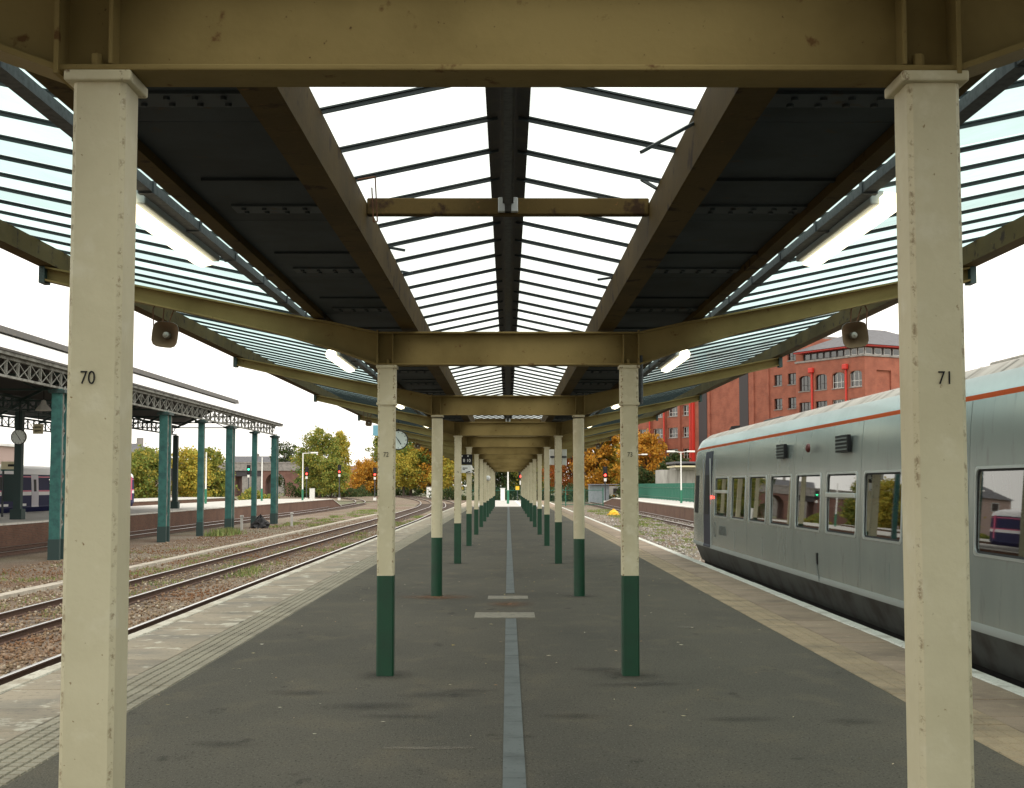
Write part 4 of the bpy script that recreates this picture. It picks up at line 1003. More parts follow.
for x in (-26.1, -25.2): MB().tube((x, 70, .006), (x, 70, 2.45), .06).build('post', 'galvanised', t)
hd = MB().box(-26.2, -25.1, 69.95, 70.05, 2.46, 2.86).build('header', 'sign_cream', t); MB().box(-26.2, -25.1, 69.94, 70.06, 2.38, 2.455).build('rail', 'teal_paint', t)
MB().box(-25.85, -25.45, 69.943, 69.949, 2.6, 2.72).build('scrawl', 'black_paint', hd)
MB().box(-26.04, -25.26, 69.97, 70.03, .8, 2.2).build('board', 'teal_dark', t)

# ------------------------------------------------------------------ lamps, signals, small yard things
def lamp_post(x, y, h, z0, lab, arms, green=1.2, box=False):
    t = thing('lamp_post', lab, 'lamp post', (x, y, z0), 'white lamp posts')
    MB().tube((x, y, z0), (x, y, z0 + green), .11, n=10).build('base', 'post_green', t); MB().tube((x, y, z0 + green + .0005), (x, y, z0 + h), .075, .055, n=10).build('pole', 'white_paint', t)
    for dx in arms:
        s = 1 if dx > 0 else -1
        MB().bar((x + s * .056, y, z0 + h - .06), (x + dx, y, z0 + h + .02), .06, .06).build('arm', 'white_paint', t)
        MB().box(min(x + dx, x + dx + s * .75), max(x + dx, x + dx + s * .75), y - .16, y + .16, z0 + h - .06, z0 + h + .10).build('lantern', 'white_paint', t, bevel=.04)
    if box: MB().box(x - .19, x + .19, y - .2, y - .08, z0 + 1.6, z0 + 2.7).build('notice_box', 'white_paint', t)
lamp_post(-22.6, 149, 5.2, .006, 'white lamp post with one arm near the tip of the brick platform', (.9,))
lamp_post(-39.5, 158, 5.4, .0, 'white pole with a notice box between the shed columns', (), box=True)
lamp_post(-41, 146, 5.2, .0, 'white lamp pole just right of column 70', (-.8,))
lamp_post(16.0, 125, 4.75, .0, 'white double-armed lamp post in front of the red brick offices', (.55, -.55))
lamp_post(16.0, 172, 5.55, .0, 'white single-armed lamp post behind column 73', (1.0,))
lamp_post(30.5, 188, 8.0, ZG - .05, 'tall thin lamp post close to the red brick offices', (.5,))
lamp_post(0.0, 121, 3.2, .0, 'white pole with green foot on the pale platform end', ())
lamp_post(-27, 121, 4.6, .006, 'white post with green foot midway along the brick platform', (), 1.3)
lamp_post(-26, 143, 4.6, .006, 'white post with green foot near the end of the brick platform', (), 1.3)
def signal(x, y, h, z0, lab, aspect='red_lamp', ident=True):
    t = thing('colour_signal', lab, 'signal', (x, y, z0), 'colour light signals')
    MB().tube((x, y, z0), (x, y, z0 + h - 1.6), .09, n=10).build('post', 'galvanised', t)
    hd = MB().box(x - .33, x + .33, y - .12, y + .12, z0 + h - 1.6, z0 + h).build('head', 'black_paint', t, bevel=.05)
    for k in range(3):
        zz = z0 + h - .28 - k * .5; lit = (k == 2) if aspect == 'red_lamp' else (k == 1)
        MB().lathe((x, y - .121, zz), (0, -1, 0), [(0, .17), (.015, .17), (.02, 0)], 14).build('lens', aspect if lit else 'black_rubber', hd)
    if ident: MB().box(x - .2, x + .2, y - .16, y - .125, z0 + h - 2.2, z0 + h - 1.75).build('number_plate', 'white_paint', t)
    MB().box(x - .25, x + .25, y - .25, y + .25, z0, z0 + .5).build('base', 'white_paint', t)
signal(-37.2, 250, 6.2, ZG - .06, 'red signal left of the pair beside the green trees')
signal(-31.4, 252, 6.6, ZG - .06, 'red signal in front of the yellowing tree left of centre')
signal(-24.4, 248, 6.0, ZG, 'red signal just left of column 72')
signal(-44, 176, 5.0, ZG - .06, 'red signal seen between the shed columns')
signal(-46, 240, 6.4, ZG - .06, 'green signal in front of the brick bridge', 'green_lamp')
signal(14.6, 203, 5.6, ZG - .06, 'red signal beside the grey cabin')
signal(1.5, 150.5, 5.05, ZG - .06, 'bright red signal at the end of the platform')
def cabinet(x, y, w_, d_, h, lab, m='white_paint', z0=None):
    z0 = ZG - .06 if z0 is None else z0
    t = thing('equipment_cabinet', lab, 'cabinet', (x, y, z0))
    MB().box(x - w_ / 2, x + w_ / 2, y - d_ / 2, y + d_ / 2, z0, z0 + h).build('body', m, t, bevel=.03)
    MB().box(x - w_ / 2 - .05, x + w_ / 2 + .05, y - d_ / 2 - .05, y + d_ / 2 + .05, z0 + h + .0005, z0 + h + .06).build('lid', m, t)
    MB().box(x - w_ * .42, x + w_ * .42, y - d_ / 2 - .02, y - d_ / 2 - .0005, z0 + .1, z0 + h - .1).build('door', m, t)
cabinet(-36.0, 249, .9, .6, 2.2, 'white trackside cabinet between the two red signals')
cabinet(-.55, 140, .45, .35, 1.3, 'white cabinet at the pale end of the platform', z0=.0)
cabinet(-17.2, 300, 1.6, .8, 2.4, 'white trackside cabinet seen left of the third column')
t = thing('warning_sign', 'small yellow warning sign on the platform end', 'sign', (1.0, 146, 0))
MB().box(.82, 1.22, 145.98, 146.02, 1.15, 1.55).build('board', M.get('sign_yellow') or mat('sign_yellow', (.75, .45, .02), .5), t); MB().tube((1.02, 146, 0), (1.02, 146, 1.15), .03).build('post', 'galvanised', t)
for x, y, lab in ((-16.0, 81.5, 'short grey marker post near the middle shed columns'), (-14.35, 90.0, 'short grey marker post standing in the grass beside the last shed column')):
    t = thing('marker_post', lab, 'post', (x, y, ZG)); MB().box(x - .07, x + .07, y - .07, y + .07, ZG - .05, ZG + .8).build('post', 'concrete', t); MB().box(x - .1, x + .1, y - .1, y + .1, ZG + .8005, ZG + .92).build('cap', 'concrete', t, bevel=.02)
def heap(name, x, y, z, r, h, m, lab, cat):
    n, k = 18, 7; mb = MB(); rr = random.Random(sum(map(ord, lab)))
    for j in range(k):
        for i in range(n):
            q = j / (k - 1); a = 6.283 * i / n; rad = r * (1 - q ** 1.8) * rr.uniform(.75, 1.2); mb.v.append((x + rad * math.cos(a), y + rad * math.sin(a), z + h * q * rr.uniform(.85, 1.1)))
    mb.f = [(j * n + i, j * n + (i + 1) % n, (j + 1) * n + (i + 1) % n, (j + 1) * n + i) for j in range(k - 1) for i in range(n)]
    return tag(mb.build(name, m), lab, cat)
heap('rubbish_heap', -15.7, 86.0, ZG, .62, .85, 'black_rubber', 'black heap of sacks at the foot of the shed columns', 'heap')
heap('sand_bag', 9.6, 123, ZG, .55, .6, 'sign_yellow', 'small yellow bag lying on the right ballast', 'bag')
t = thing('metal_cabin', 'grey metal cabin behind the end of the right platform', 'cabin', (15, 216, ZG - .06))
MB().box(12.9, 16.0, 214, 217, ZG - .06, 1.75).build('wall', 'cabin_grey', t); MB().box(16.002, 18.4, 213.5, 217, .2, 1.55).build('wall', 'concrete', t)
MB().box(12.75, 18.5, 213.4, 217.2, 1.7505, 1.85).build('roof', 'cabin_grey', t); MB().box(16.6, 17.9, 213.44, 213.498, .35, 1.15).build('opening', 'frame_dark', t)
# green palisade fences
def fence(x0, y0, x1, y1, z0, h, lab):
    t = thing('palisade_fence', lab, 'fence', (x0, y0, z0)); L = math.hypot(x1 - x0, y1 - y0); n = int(L / 2.75) + 1
    for i in range(n + 1):
        x, y = lerp(x0, x1, i / n), lerp(y0, y1, i / n); MB().box(x - .06, x + .06, y - .06, y + .06, z0, z0 + h).build('post', 'fence_green', t)
    for z in (.3, h - .35): MB().bar((x0, y0, z0 + z), (x1, y1, z0 + z), .05, .07).build('rail', 'fence_green', t)
    mb = MB(); m_ = int(L / .18)
    for i in range(m_):
        x, y = lerp(x0, x1, (i + .5) / m_), lerp(y0, y1, (i + .5) / m_); dx, dy = (x1 - x0) / L * .035, (y1 - y0) / L * .035
        mb.bar((x, y - .045, z0 + .05), (x, y - .045, z0 + h + .12), .022, .022, (0, 1, 0))
    tag(mb.build('pales', 'fence_green', t), kind='stuff'); return t
fence(17.9, 95, 17.9, 215, -.0, 1.75, 'green palisade fence along the back of the right platform')
fence(-5, 172, 12.5, 178, ZG - .06, 2.5, 'green palisade fence beyond the platform end')
# concrete shed with awning beyond the fence
t = thing('concrete_shed', 'streaky pale concrete shed with a flat awning behind the green fence', 'shed', (22, 172, ZG))
MB().box(19.2, 29, 170, 176, ZG - .06, 3.6).build('wall', 'concrete', t); MB().box(20.6, 29.5, 167.5, 176.2, 4.35, 4.6).build('awning', 'slate', t)
MB().box(20.7, 29.4, 167.6, 176.0, 3.9, 4.1).build('fascia', 'sign_cream', t); MB().box(21, 29, 169, 175.8, 3.601, 3.899).build('upstand', 'concrete', t); MB().box(21, 29, 169.2, 175.8, 4.101, 4.349).build('upper_upstand', 'slate', t)

# ------------------------------------------------------------------ red brick offices
OB = thing('brick_offices', 'large red brick office block with a hipped corner tower behind the train', 'office building', (38, 185.6, ZG - .06))
def frame(o, ud):
    U = Vector((ud[0], ud[1], 0)).normalized(); N = Vector((U.y, -U.x, 0))      # N: outward, to the viewer's side
    return Matrix(((U.x, N.x, 0, o[0]), (U.y, N.y, 0, o[1]), (0, 0, 1, 0), (0, 0, 0, 1)))
def holed_wall(T, u0, u1, z0, z1, v, holes, depth, name, m, parent):
    us = sorted(set([u0, u1] + [h[0] for h in holes] + [h[1] for h in holes])); zs = sorted(set([z0, z1] + [h[2] for h in holes] + [h[3] for h in holes]))
    mb = MB(T)
    for a, b in zip(us, us[1:]):
        for c, d_ in zip(zs, zs[1:]):
            if any(h[0] <= a + 1e-6 and b <= h[1] + 1e-6 and h[2] <= c + 1e-6 and d_ <= h[3] + 1e-6 for h in holes): continue
            mb.quad((a, v, c), (b, v, c), (b, v, d_), (a, v, d_))
    for a, b, c, d_ in holes:
        w_ = v - depth
        mb.quad((a, v, c), (a, w_, c), (b, w_, c), (b, v, c)); mb.quad((a, v, d_), (b, v, d_), (b, w_, d_), (a, w_, d_)); mb.quad((a, v, c), (a, v, d_), (a, w_, d_), (a, w_, c)); mb.quad((b, v, c), (b, w_, c), (b, w_, d_), (b, v, d_))
    return mb.build(name, m, parent)
def office_window(T, a, b, c, d_, v, parent, nu, arch=False, fm='frame_white'):
    f = .07; mb = MB(T)
    for u in (a, b - f): mb.box(u, u + f, v - .08, v, c, d_)
    for z in (c, d_ - f): mb.box(a + f, b - f, v - .08, v, z, z + f)
    for k in range(1, nu): u = lerp(a, b, k / nu); mb.box(u - .035, u + .035, v - .075, v - .004, c + f, d_ - f)
    z = lerp(c, d_, .38); mb.box(a + f, b - f, v - .07, v - .008, z - .03, z + .03)
    w_ = mb.build('window', fm, parent)
    MB(T).quad((a + .01, v - .05, c + .01), (b - .01, v - .05, c + .01), (b - .01, v - .05, d_ - .01), (a + .01, v - .05, d_ - .01)).build('pane', 'office_glass', w_)
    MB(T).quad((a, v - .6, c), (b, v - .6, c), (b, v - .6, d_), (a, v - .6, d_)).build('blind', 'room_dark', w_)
    MB(T).box(a - .05, b + .05, v + .002, v + .30, c - .12, c - .005).build('sill', 'stone_grey', w_)
    if arch:
        mb = MB(T); n = 8; rise = .42; um = (a + b) / 2; hw = (b - a) / 2
        for s in (-1, 1):
            pts = [(um + s * hw, d_)] + [(um + s * hw * (1 - k / n), d_ - rise + rise * math.sin(math.acos(1 - k / n))) for k in range(n + 1)]
            vs_ = [(u, v + .18, z) for u, z in pts] + [(u, v + .01, z) for u, z in pts]; q = len(pts)
            mb.add(vs_, [(0, i, i + 1) for i in range(1, q - 1)] + [(i, q + i, q + i + 1, i + 1) for i in range(1, q - 1)])
        mb.build('arch_head', 'brick_office', w_)
TF = frame((38.0, 185.6), (.483, -.876))
ROWS = [2.4, 5.7, 9.0, 12.3, 15.6, 18.9]
OBZ = ZG - .06
# long wing and blank wall
hs_ = []
lw = [(-35.2, -32.6), (-31.2, -28.7), (-27.2, -24.7), (-23.4, -21.9)]
for a, b in lw:
    for z in ROWS[:5]: hs_.append((a, b, z, z + 1.55))
bw = [(-2.0, -.3), (.9, 2.6)]
for a, b in bw:
    for z in ROWS: hs_.append((a, b, z - .15, z + 1.35))
holed_wall(TF, -36.4, 4.15, OBZ, 21.6, 0, hs_, .3, 'wall', 'brick_office', OB)
for a, b, c, d_ in hs_: office_window(TF, a, b, c, d_, -.22, OB, 3 if b - a > 2 else 2, fm='frame_white' if a < -5 else 'frame_dark')
for u in (-31.85, -27.95, -24.0, -20.6): MB(TF).box(u - .28, u + .28, .002, .32, OBZ, 21.6).build('pilaster', 'red_pipe' if u > -21 else 'brick_office', OB)
for u in (-31.5, -27.6, -20.9): MB(TF).tube((u, .5, OBZ), (u, .5, 21), .11).build('rain_pipe', 'red_pipe', OB)
for u in (-18.3, -8.6): MB(TF).box(u - 1.0, u + 1.0, .002, .06, OBZ, 21.6).build('dark_strip', 'recess_dark', OB)
for u in (-16.6, -6.4, -3.1): MB(TF).box(u - .2, u + .2, .002, .22, OBZ, 21.6).build('buttress', 'brick_office', OB)
for u in (-36.4,): MB(TF).box(u - .3, u + .3, .002, .3, OBZ, 21.6).build('buttress', 'brick_office', OB)
MB(TF).box(-36.4, 4.15, -14, .25, 21.601, 22.0).build('parapet', 'stone_grey', OB)
MB(TF).box(-36.38, 4.1, -14, -.7, OBZ, 21.59).build('core', 'brick_office', OB)
# corner tower
TW0, TW1, TV = 4.2, 17.2, 1.4
hs_ = []; cw = [(TW0 + .55 + k * 3.22, TW0 + .55 + k * 3.22 + 2.25) for k in range(4)]
for a, b in cw:
    hs_.append((a, b, 14.2, 16.25))
    for z in (11.1, 7.8, 4.5, 1.2): hs_.append((a, b, z, z + 1.6))
holed_wall(TF, TW0, TW1, OBZ, 18.0, TV, hs_, .3, 'tower_wall', 'brick_office', OB)
for i, (a, b, c, d_) in enumerate(hs_): office_window(TF, a, b, c, d_, TV - .22, OB, 3, arch=c > 14, fm='frame_dark' if a < 9 else 'frame_white')
for k in (1, 3):
    u = TW0 + .55 + k * 3.22 - .48
    p = MB(TF).tube((u, TV + .14, OBZ), (u, TV + .14, 16.5), .13).build('rain_pipe', 'red_pipe', OB); MB(TF).box(u - .42, u + .42, TV + .01, TV + .5, 16.5, 17.2).build('hopper', 'red_pipe', p, bevel=.12)
CR = TF @ Vector((TW1, TV, 0)); TS_ = frame((CR.x, CR.y), (.876, .483))
hs_ = [(2.0, 4.5, 13.6, 16.3), (6.3, 8.8, 14.2, 16.25), (10.6, 13.1, 14.2, 16.25)] + [(a, a + 2.4, z, z + 1.6) for a in (2.0, 6.3, 10.6) for z in (11.1, 7.8)]
holed_wall(TS_, 0, 17, OBZ, 18.0, 0, hs_, .3, 'tower_wall', 'brick_office', OB)
for i, (a, b, c, d_) in enumerate(hs_):
    if i == 0: MB(TS_).quad((a, -.25, c), (b, -.25, c), (b, -.25, d_), (a, -.25, d_)).build('blind_panel', 'brick_office', OB)
    else: office_window(TS_, a, b, c, d_, -.22, OB, 3, arch=c > 14)
MB(TS_).tube((9.6, .3, OBZ), (9.6, .3, 16.6), .13).build('rain_pipe', 'red_pipe', OB); MB(TS_).box(9.2, 10.0, .01, .5, 16.6, 17.2).build('hopper', 'red_pipe', OB)
MB(TF).box(TW0, TW1 - .3, -14, TV - .7, OBZ, 17.9).build('tower_core', 'brick_office', OB)
# parapet, glazed band and hipped roof
MB(TF).box(TW0 - .1, TW1 + .12, TV - 16, TV + .12, 18.002, 18.25).build('tower_cornice', 'stone_grey', OB)
MB(TF).box(TW0 + .8, TW1 - .9, TV - 15, TV - .9, 18.251, 19.3).build('glazed_band', 'frame_dark', OB)
for k in range(9):
    a = TW0 + .95 + k * 1.26; wdw = MB(TF).box(a, a + 1.0, TV - .899, TV - .86, 18.35, 19.2).build('band_window', 'frame_white' if k > 5 else 'frame_dark', OB)
    MB(TF).quad((a + .08, TV - .855, 18.46), (a + .92, TV - .855, 18.46), (a + .92, TV - .855, 19.14), (a + .08, TV - .855, 19.14)).build('pane', 'office_glass', wdw)
for k in range(8):
    a = .95 + k * 1.6; wdw = MB(TS_).box(a, a + 1.2, -.899, -.86, 18.35, 19.2).build('band_window', 'frame_white', OB)
    MB(TS_).quad((a + .1, -.855, 18.46), (a + 1.1, -.855, 18.46), (a + 1.1, -.855, 19.14), (a + .1, -.855, 19.14)).build('pane', 'office_glass', wdw)
MB(TF).box(TW0 - .2, TW1 + .2, TV - 16.2, TV + .2, 19.301, 19.5).build('red_fascia', 'red_pipe', OB)
mb = MB(TF); a, b, c, d_ = TW0 - .4, TW1 + .4, TV - 16.4, TV + .4; um = (a + b) / 2; z0, z1 = 19.501, 22.4
mb.add([(a, d_, z0), (b, d_, z0), (b, c, z0), (a, c, z0), (um, d_ - 6.5, z1), (um, c + 6.5, z1)], [(0, 1, 4), (1, 2, 5, 4), (2, 3, 5), (3, 0, 4, 5), (3, 2, 1, 0)]); mb.build('hipped_roof', 'slate', OB)
MB(TF).box(TW0 - .6, TW0 + .4, -6, .8, 19.51, 21.6).build('stair_wall', 'brick_office', OB)

# ------------------------------------------------------------------ brick road bridge far left
BR = thing('road_bridge', 'brick road bridge with stone parapet crossing the tracks far left', 'bridge', (-65, 345, ZG - .06))
def px(x, z): return (x - 508) / F * z
def arch_wall(y):
    spans = [(px(236, y), px(262, y), 4.6, False), (px(266, y), px(286, y), 4.9, True)]
    mb = MB(); z0 = ZG - .06; top = 5.4; xs_ = [px(150, y)]
    def pier(a, b): mb.box(a, b, y, y + 9, z0, top)
    cur = px(120, y)
    for a, b, h, ar in spans:
        pier(cur, a)
        if not ar: pass
        else:
            n = 10; um = (a + b) / 2; r = (b - a) / 2
            pts = [(um + r * math.cos(math.pi * k / n), h - r + r * math.sin(math.pi * k / n)) for k in range(n + 1)]
            for (x0, za), (x1, zb) in zip(pts, pts[1:]):
                mb.add([(x1, y, zb), (x0, y, za), (x0, y, top), (x1, y, top), (x1, y + 9, zb), (x0, y + 9, za), (x0, y + 9, top), (x1, y + 9, top)], [(0, 1, 2, 3), (0, 4, 5, 1), (7, 6, 5, 4)])
        cur = b
    pier(cur, px(318, y)); return mb, spans
mb, spans = arch_wall(345); mb.build('brickwork', 'brick_bridge', BR)
MB().box(spans[0][0], spans[0][1], 345.1, 353.9, 4.0, 5.399).build('girder', 'recess_dark', BR)
MB().box(px(120, 345), px(318, 345), 344.8, 345.4, 5.401, 7.3).build('parapet', 'stone_grey', BR)
MB().box(px(120, 345), px(318, 345), 344.7, 345.5, 7.301, 7.6).build('coping', 'stone_grey', BR)

def house(x, y, w_, d_, h, rh, lab, wm, hip=True, rm='slate'):
    z0 = ZG - .06; t = thing('house', lab, 'house', (x, y, z0))
    MB().box(x - w_ / 2, x + w_ / 2, y - d_ / 2, y + d_ / 2, z0, h).build('wall', wm, t)
    q = w_ * .32 if hip else 0; mb = MB(); a, b, c, e = x - w_ / 2 - .4, x + w_ / 2 + .4, y - d_ / 2 - .4, y + d_ / 2 + .4
    mb.add([(a, c, h + .001), (b, c, h + .001), (b, e, h + .001), (a, e, h + .001), (a + q, y, h + rh), (b - q, y, h + rh)], [(0, 1, 5, 4), (1, 2, 5), (2, 3, 4, 5), (3, 0, 4), (3, 2, 1, 0)])
    r = mb.build('roof', rm, t)
    MB().box(x + w_ * .2, x + w_ * .2 + .9, y - .4, y + .4, h + rh * .4, h + rh + .9).build('chimney', 'stone_grey', r)
    for k in range(3):
        u = lerp(x - w_ / 2, x + w_ / 2, (k + .5) / 3); f_ = MB().box(u - .6, u + .6, y - d_ / 2 - .05, y - d_ / 2 - .001, h - 2.0, h - .6).build('window', 'frame_white', t)
        MB().box(u - .5, u + .5, y - d_ / 2 - .06, y - d_ / 2 - .0505, h - 1.9, h - .7).build('pane', 'frame_dark', f_)
house(-62, 215, 15, 9, 5.9, 2.4, 'house with a grey hipped roof right of column 70', 'pink_wall')
house(-92, 480, 14, 9, 8.4, 3.6, 'grey gabled house peeping over the brick bridge', 'stone_grey', False)
house(-80, 478, 11, 9, 8.0, 3.4, 'smaller grey gabled house over the bridge parapet', 'stone_grey', False)
house(-43.5, 385, 8.5, 9, 4.6, 2.6, 'orange brick house behind the trees left of centre', 'orange_brick', False, 'brick_bridge')
t = thing('warehouse', 'low pinkish warehouse behind the blue train at the far left', 'warehouse', (-73, 150, ZG))
MB().box(-86, -60, 145, 165, ZG - .06, 6.3).build('wall', 'pink_wall', t); MB().box(-86.3, -59.7, 144.7, 165.3, 6.301, 6.6).build('roof', 'shed_roof', t)
for k in range(4): MB().box(-84 + k * 6, -81 + k * 6, 144.9, 144.999, ZG, 2.8).build('shutter', 'cabin_grey', t)

# ------------------------------------------------------------------ trees and undergrowth
def tree(name, lab, cat, x, y, h, r, leaf, n=4500, seed=0, base=.22, size=.34, spire=False, z0=None, group='trees around the yard'):
    g = np.random.default_rng(seed + 11); rr = random.Random(seed); z0 = ZG - .06 if z0 is None else z0
    t = thing(name, lab, cat, (x, y, z0), group)
    mb = MB(); top = z0 + h * .8; mb.tube((x, y, z0), (x + rr.uniform(-.2, .2), y, z0 + h * .35), h * .022, h * .016, 8); mb.tube((x + 0, y, z0 + h * .33), (x + rr.uniform(-.4, .4), y, top), h * .016, h * .004, 7)
    cl = []
    nl = 15
    for k in range(nl):
        a = rr.uniform(0, 6.28); q = rr.uniform(.2, .72); le = r * rr.uniform(.5, .95) * (1 - .5 * q)
        p0 = (x, y, z0 + h * q); p1 = (x + math.cos(a) * le, y + math.sin(a) * le, z0 + h * min(.93, q + rr.uniform(.1, .25)))
        mb.tube(p0, p1, h * .008, h * .002, 6); cl.append(p1)
    mb.build('trunk', 'bark', t, smooth=True)
    n = int(n * 1.9); nc = 95; cc = []
    while len(cc) < nc:
        q = g.random(); zz = base + (1 - base) * q
        if spire: rad = r * (1 - q) ** .75 * (.45 + .55 * min(1, q * 4))
        else: rad = r * math.sqrt(max(0, 1 - (2 * q - .85) ** 2 / 1.36)) if q < .98 else .1
        a = g.uniform(0, 6.283); rho = rad * g.random() ** .4 * g.uniform(.7, 1.12)
        cc.append((x + rho * math.cos(a), y + rho * math.sin(a), z0 + h * zz))
    cc = np.array(cc + cl); cr = g.uniform(.13, .30, len(cc)) * r + .12
    idx = g.integers(0, len(cc), n); dv = g.normal(0, 1, (n, 3)); dv /= np.linalg.norm(dv, axis=1)[:, None] + 1e-6
    P = cc[idx] + dv * (cr[idx] * g.random(n) ** .45 * np.where(g.random(n) < .18, g.uniform(1.2, 2.1, n), 1.0))[:, None] * np.array([1.1, 1.1, .8])
    P[:, 2] = np.maximum(P[:, 2], z0 + .15)
    a = g.normal(0, 1, (n, 3)); a /= np.linalg.norm(a, axis=1)[:, None]; b = np.cross(a, g.normal(0, 1, (n, 3))); b /= np.linalg.norm(b, axis=1)[:, None]
    s = (size * g.uniform(.55, 1.25, n))[:, None]; a *= s * .5; b *= s * .36
    V = np.stack([P - a, P + b * .9, P + a, P - b], 1).reshape(-1, 3)
    npmesh('crown', V, np.arange(n * 4).reshape(-1, 4), leaf, t)
    return t
def pxx(p, y): return (p - 508) / F * y
TREES = [
 # name, label, pixel x, distance, height, radius, leaf, count, spire
 ('broadleaf_tree', 'tall green tree with thinning top left of centre', 320, 300, 14.0, 4.8, 'leaf_mixed', 7000, False),
 ('poplar_tree', 'pointed yellow-green poplar next to the tall green tree', 340, 304, 13.6, 3.2, 'leaf_gold', 5000, True),
 ('broadleaf_tree', 'low yellow-green tree at the foot of the poplar', 332, 294, 7.8, 3.0, 'leaf_mixed', 3800, False),
 ('broadleaf_tree', 'small dark green tree at the right end of the bridge', 309, 310, 8.2, 2.6, 'leaf_green', 3000, False),
 ('broadleaf_tree', 'far dark tree over the bridge', 286, 420, 15.0, 5.0, 'leaf_dark', 2600, False),
 ('broadleaf_tree', 'slim green tree just left of column 72', 380, 350, 15.2, 3.6, 'leaf_mixed', 4500, True),
 ('broadleaf_tree', 'orange bush-like tree left of column 72', 366, 346, 8.6, 3.6, 'leaf_orange', 3600, False),
 ('broadleaf_tree', 'large green tree right of column 72', 411, 352, 17.5, 6.6, 'leaf_green', 8000, False),
 ('broadleaf_tree', 'golden tree beneath the platform clock', 404, 347, 11.8, 5.0, 'leaf_gold', 5200, False),
 ('broadleaf_tree', 'orange tree left of the third left column', 429, 349, 14.2, 5.0, 'leaf_orange', 6000, False),
 ('broadleaf_tree', 'reddish tree behind the third left column', 440, 351, 12.0, 4.4, 'leaf_red', 4200, False),
 ('broadleaf_tree', 'gold tree between the third and fourth left columns', 452, 262, 10.2, 3.8, 'leaf_gold', 4800, False),
 ('broadleaf_tree', 'dark tree in the gap beyond the platform end, left half', 493, 250, 9.6, 4.2, 'leaf_dark', 5000, False),
 ('broadleaf_tree', 'mixed dark tree in the gap beyond the platform end, right half', 515, 254, 9.8, 4.0, 'leaf_dark', 5000, False),
 ('broadleaf_tree', 'dull gold tree behind the far right columns', 538, 246, 9.2, 3.8, 'leaf_mixed', 4200, False),
 ('broadleaf_tree', 'rusty red tree right of the fourth right column', 570, 240, 10.4, 4.0, 'leaf_red', 5200, False),
 ('broadleaf_tree', 'tall orange tree beside the round right column', 596, 236, 13.2, 4.2, 'leaf_orange', 7000, False),
 ('broadleaf_tree', 'bright gold tree directly left of column 73', 614, 238, 12.6, 3.8, 'leaf_gold', 6000, False),
 ('broadleaf_tree', 'orange tree directly right of column 73', 646, 206, 9.6, 3.7, 'leaf_orange', 6500, False),
 ('broadleaf_tree', 'small dark leafed tree behind the concrete shed', 676, 192, 6.6, 2.6, 'leaf_dark', 3000, False),
 ('broadleaf_tree', 'dark shrubby tree at the end of the green fence', 640, 200, 4.6, 2.6, 'leaf_dark', 3000, False),
 ('broadleaf_tree', 'brownish tree right of column 70', 146, 190, 7.2, 3.6, 'leaf_mixed', 4200, False),
 ('broadleaf_tree', 'rusty hedge-like tree below the hipped roof', 128, 196, 6.6, 3.4, 'leaf_gold', 3800, False),
 ('broadleaf_tree', 'gold-green tree seen between the shed columns', 190, 196, 7.2, 3.4, 'leaf_gold', 4400, False),
 ('broadleaf_tree', 'olive tree left of the bridge', 208, 200, 7.4, 3.2, 'leaf_mixed', 4200, False),
]
for i, (nm, lab, p, y, h, r, lf, n, sp) in enumerate(TREES):
    tree(nm, lab, 'tree', pxx(p, y), y, h * 1.06, r * 1.12, lf, n, i * 7 + 3, .12 if h < 9 else .18, .30 + y * .0006, sp)
def scrub(name, lab, pts, leaf, n, hgt, size, seed):
    g = np.random.default_rng(seed); pts = np.array(pts); k = g.integers(0, len(pts) - 1, n); q = g.random(n)[:, None]
    P = np.concatenate([pts[k] * (1 - q) + pts[k + 1] * q, np.zeros((n, 1))], 1); P[:, :2] += g.normal(0, 1.1, (n, 2))
    bumpy = .55 + .45 * np.sin(P[:, 0] * .9 + P[:, 1] * .31) * np.sin(P[:, 0] * .37 + 1.3)
    P[:, 2] = ZG - .05 + g.random(n) ** .8 * hgt * bumpy
    a = g.normal(0, 1, (n, 3)); a /= np.linalg.norm(a, axis=1)[:, None]; b = np.cross(a, g.normal(0, 1, (n, 3))); b /= np.linalg.norm(b, axis=1)[:, None]
    s = (size * g.uniform(.5, 1.2, n))[:, None]; a *= s * .5; b *= s * .36
    tag(npmesh(name, np.stack([P - a, P + b, P + a, P - b], 1).reshape(-1, 3), np.arange(n * 4).reshape(-1, 4), leaf), lab, 'undergrowth', kind='stuff')
scrub('undergrowth', 'dark low scrub along the foot of the left trees', [(pxx(290, 315), 315), (pxx(350, 318), 318), (pxx(380, 362), 362), (pxx(450, 365), 365)], 'leaf_dark', 9000, 3.6, .5, 1)
scrub('undergrowth', 'dark low scrub beyond the platform end', [(-14, 256), (-4, 246), (6, 246), (12, 240)], 'leaf_dark', 9000, 3.6, .4, 2)
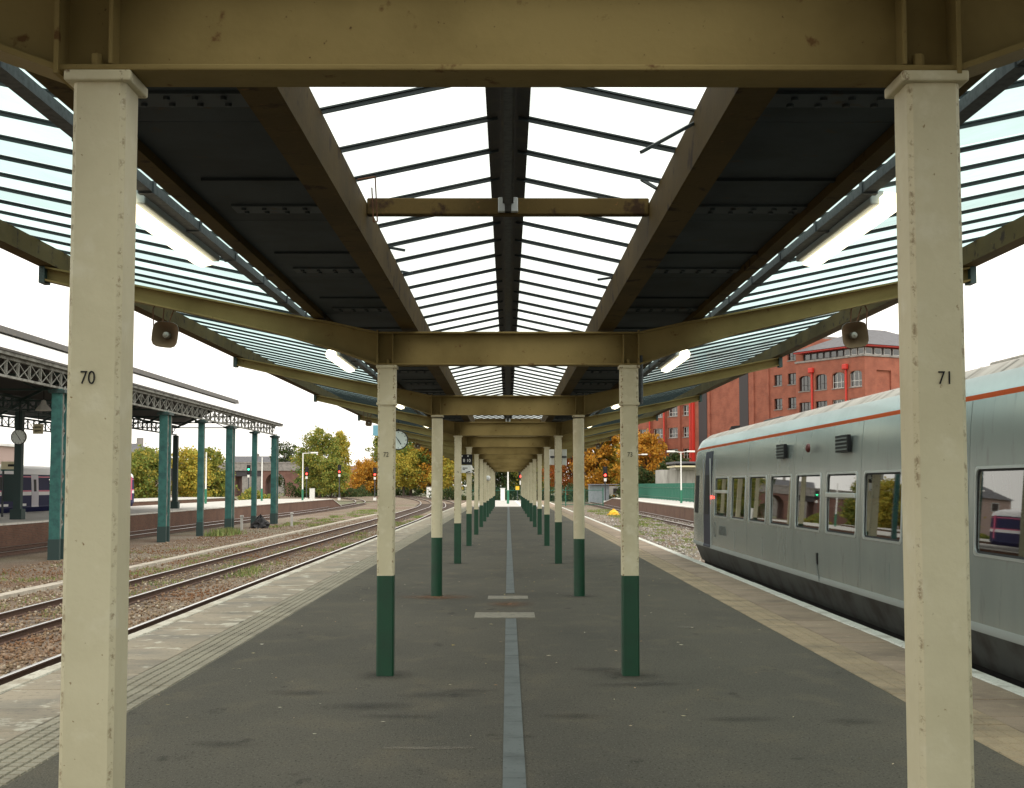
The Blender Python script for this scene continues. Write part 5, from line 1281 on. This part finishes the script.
scrub('undergrowth', 'low scrub behind the right platform and cabin', [(11, 228), (20, 226), (26, 215), (30, 200)], 'leaf_dark', 9000, 3.4, .4, 3)
scrub('undergrowth', 'hedge and scrub behind the far left platform', [(-66, 205), (-56, 204), (-44, 206), (-38, 215)], 'leaf_mixed', 9000, 2.6, .4, 4)
scrub('undergrowth', 'distant belt of trees and hedge on the horizon', [(-260, 520), (-120, 520), (-20, 520), (120, 500), (260, 470)], 'leaf_dark', 16000, 9, 1.6, 5)
def weeds(lab, boxes, seed):
    g = np.random.default_rng(seed); V = []
    for x0, x1, y0, y1, n, h in boxes:
        m_ = max(2, n // 60); cx, cy_ = g.uniform(x0, x1, m_), g.uniform(y0, y1, m_); k = g.integers(0, m_, n)
        bx_ = cx[k] + g.normal(0, .22, n); by_ = cy_[k] + g.normal(0, .5, n); hh = h * g.uniform(.4, 1.3, n); a = g.uniform(0, 6.28, n); wd = g.uniform(.006, .014, n) * (1 + y0 * .02); le = hh * g.uniform(.1, .6, n); th = g.uniform(0, 6.28, n)
        B = np.stack([bx_, by_, np.full(n, ZG + .01)], -1); W_ = np.stack([np.cos(a) * wd, np.sin(a) * wd, np.zeros(n)], -1)
        V.append(np.stack([B - W_, B + W_, B + np.stack([np.cos(th) * le, np.sin(th) * le, hh], -1)], 1).reshape(-1, 3))
    V = np.concatenate(V); tag(npmesh('weeds', V, np.arange(len(V)).reshape(-1, 3), 'grass_blade'), lab, 'weeds', kind='stuff')
weeds('green weeds and grass growing between the left tracks', [(-8.6, -7.9, 16, 20, 900, .12), (-9.8, -8.9, 22, 60, 1000, .10), (-8.3, -6.9, 40, 80, 900, .14), (-11.6, -10.6, 18, 60, 900, .10), (-16, -12.5, 20, 60, 1800, .08), (-16, -12.6, 85, 150, 4200, .12), (-15.9, -15.0, 72, 76, 900, .35), (-8.4, -6.9, 85, 120, 700, .13)], 21)
weeds('green grass on the ballast beyond the silver train', [(7.0, 11.2, 45, 90, 2600, .10), (8.5, 11.4, 90, 150, 4500, .13)], 22)
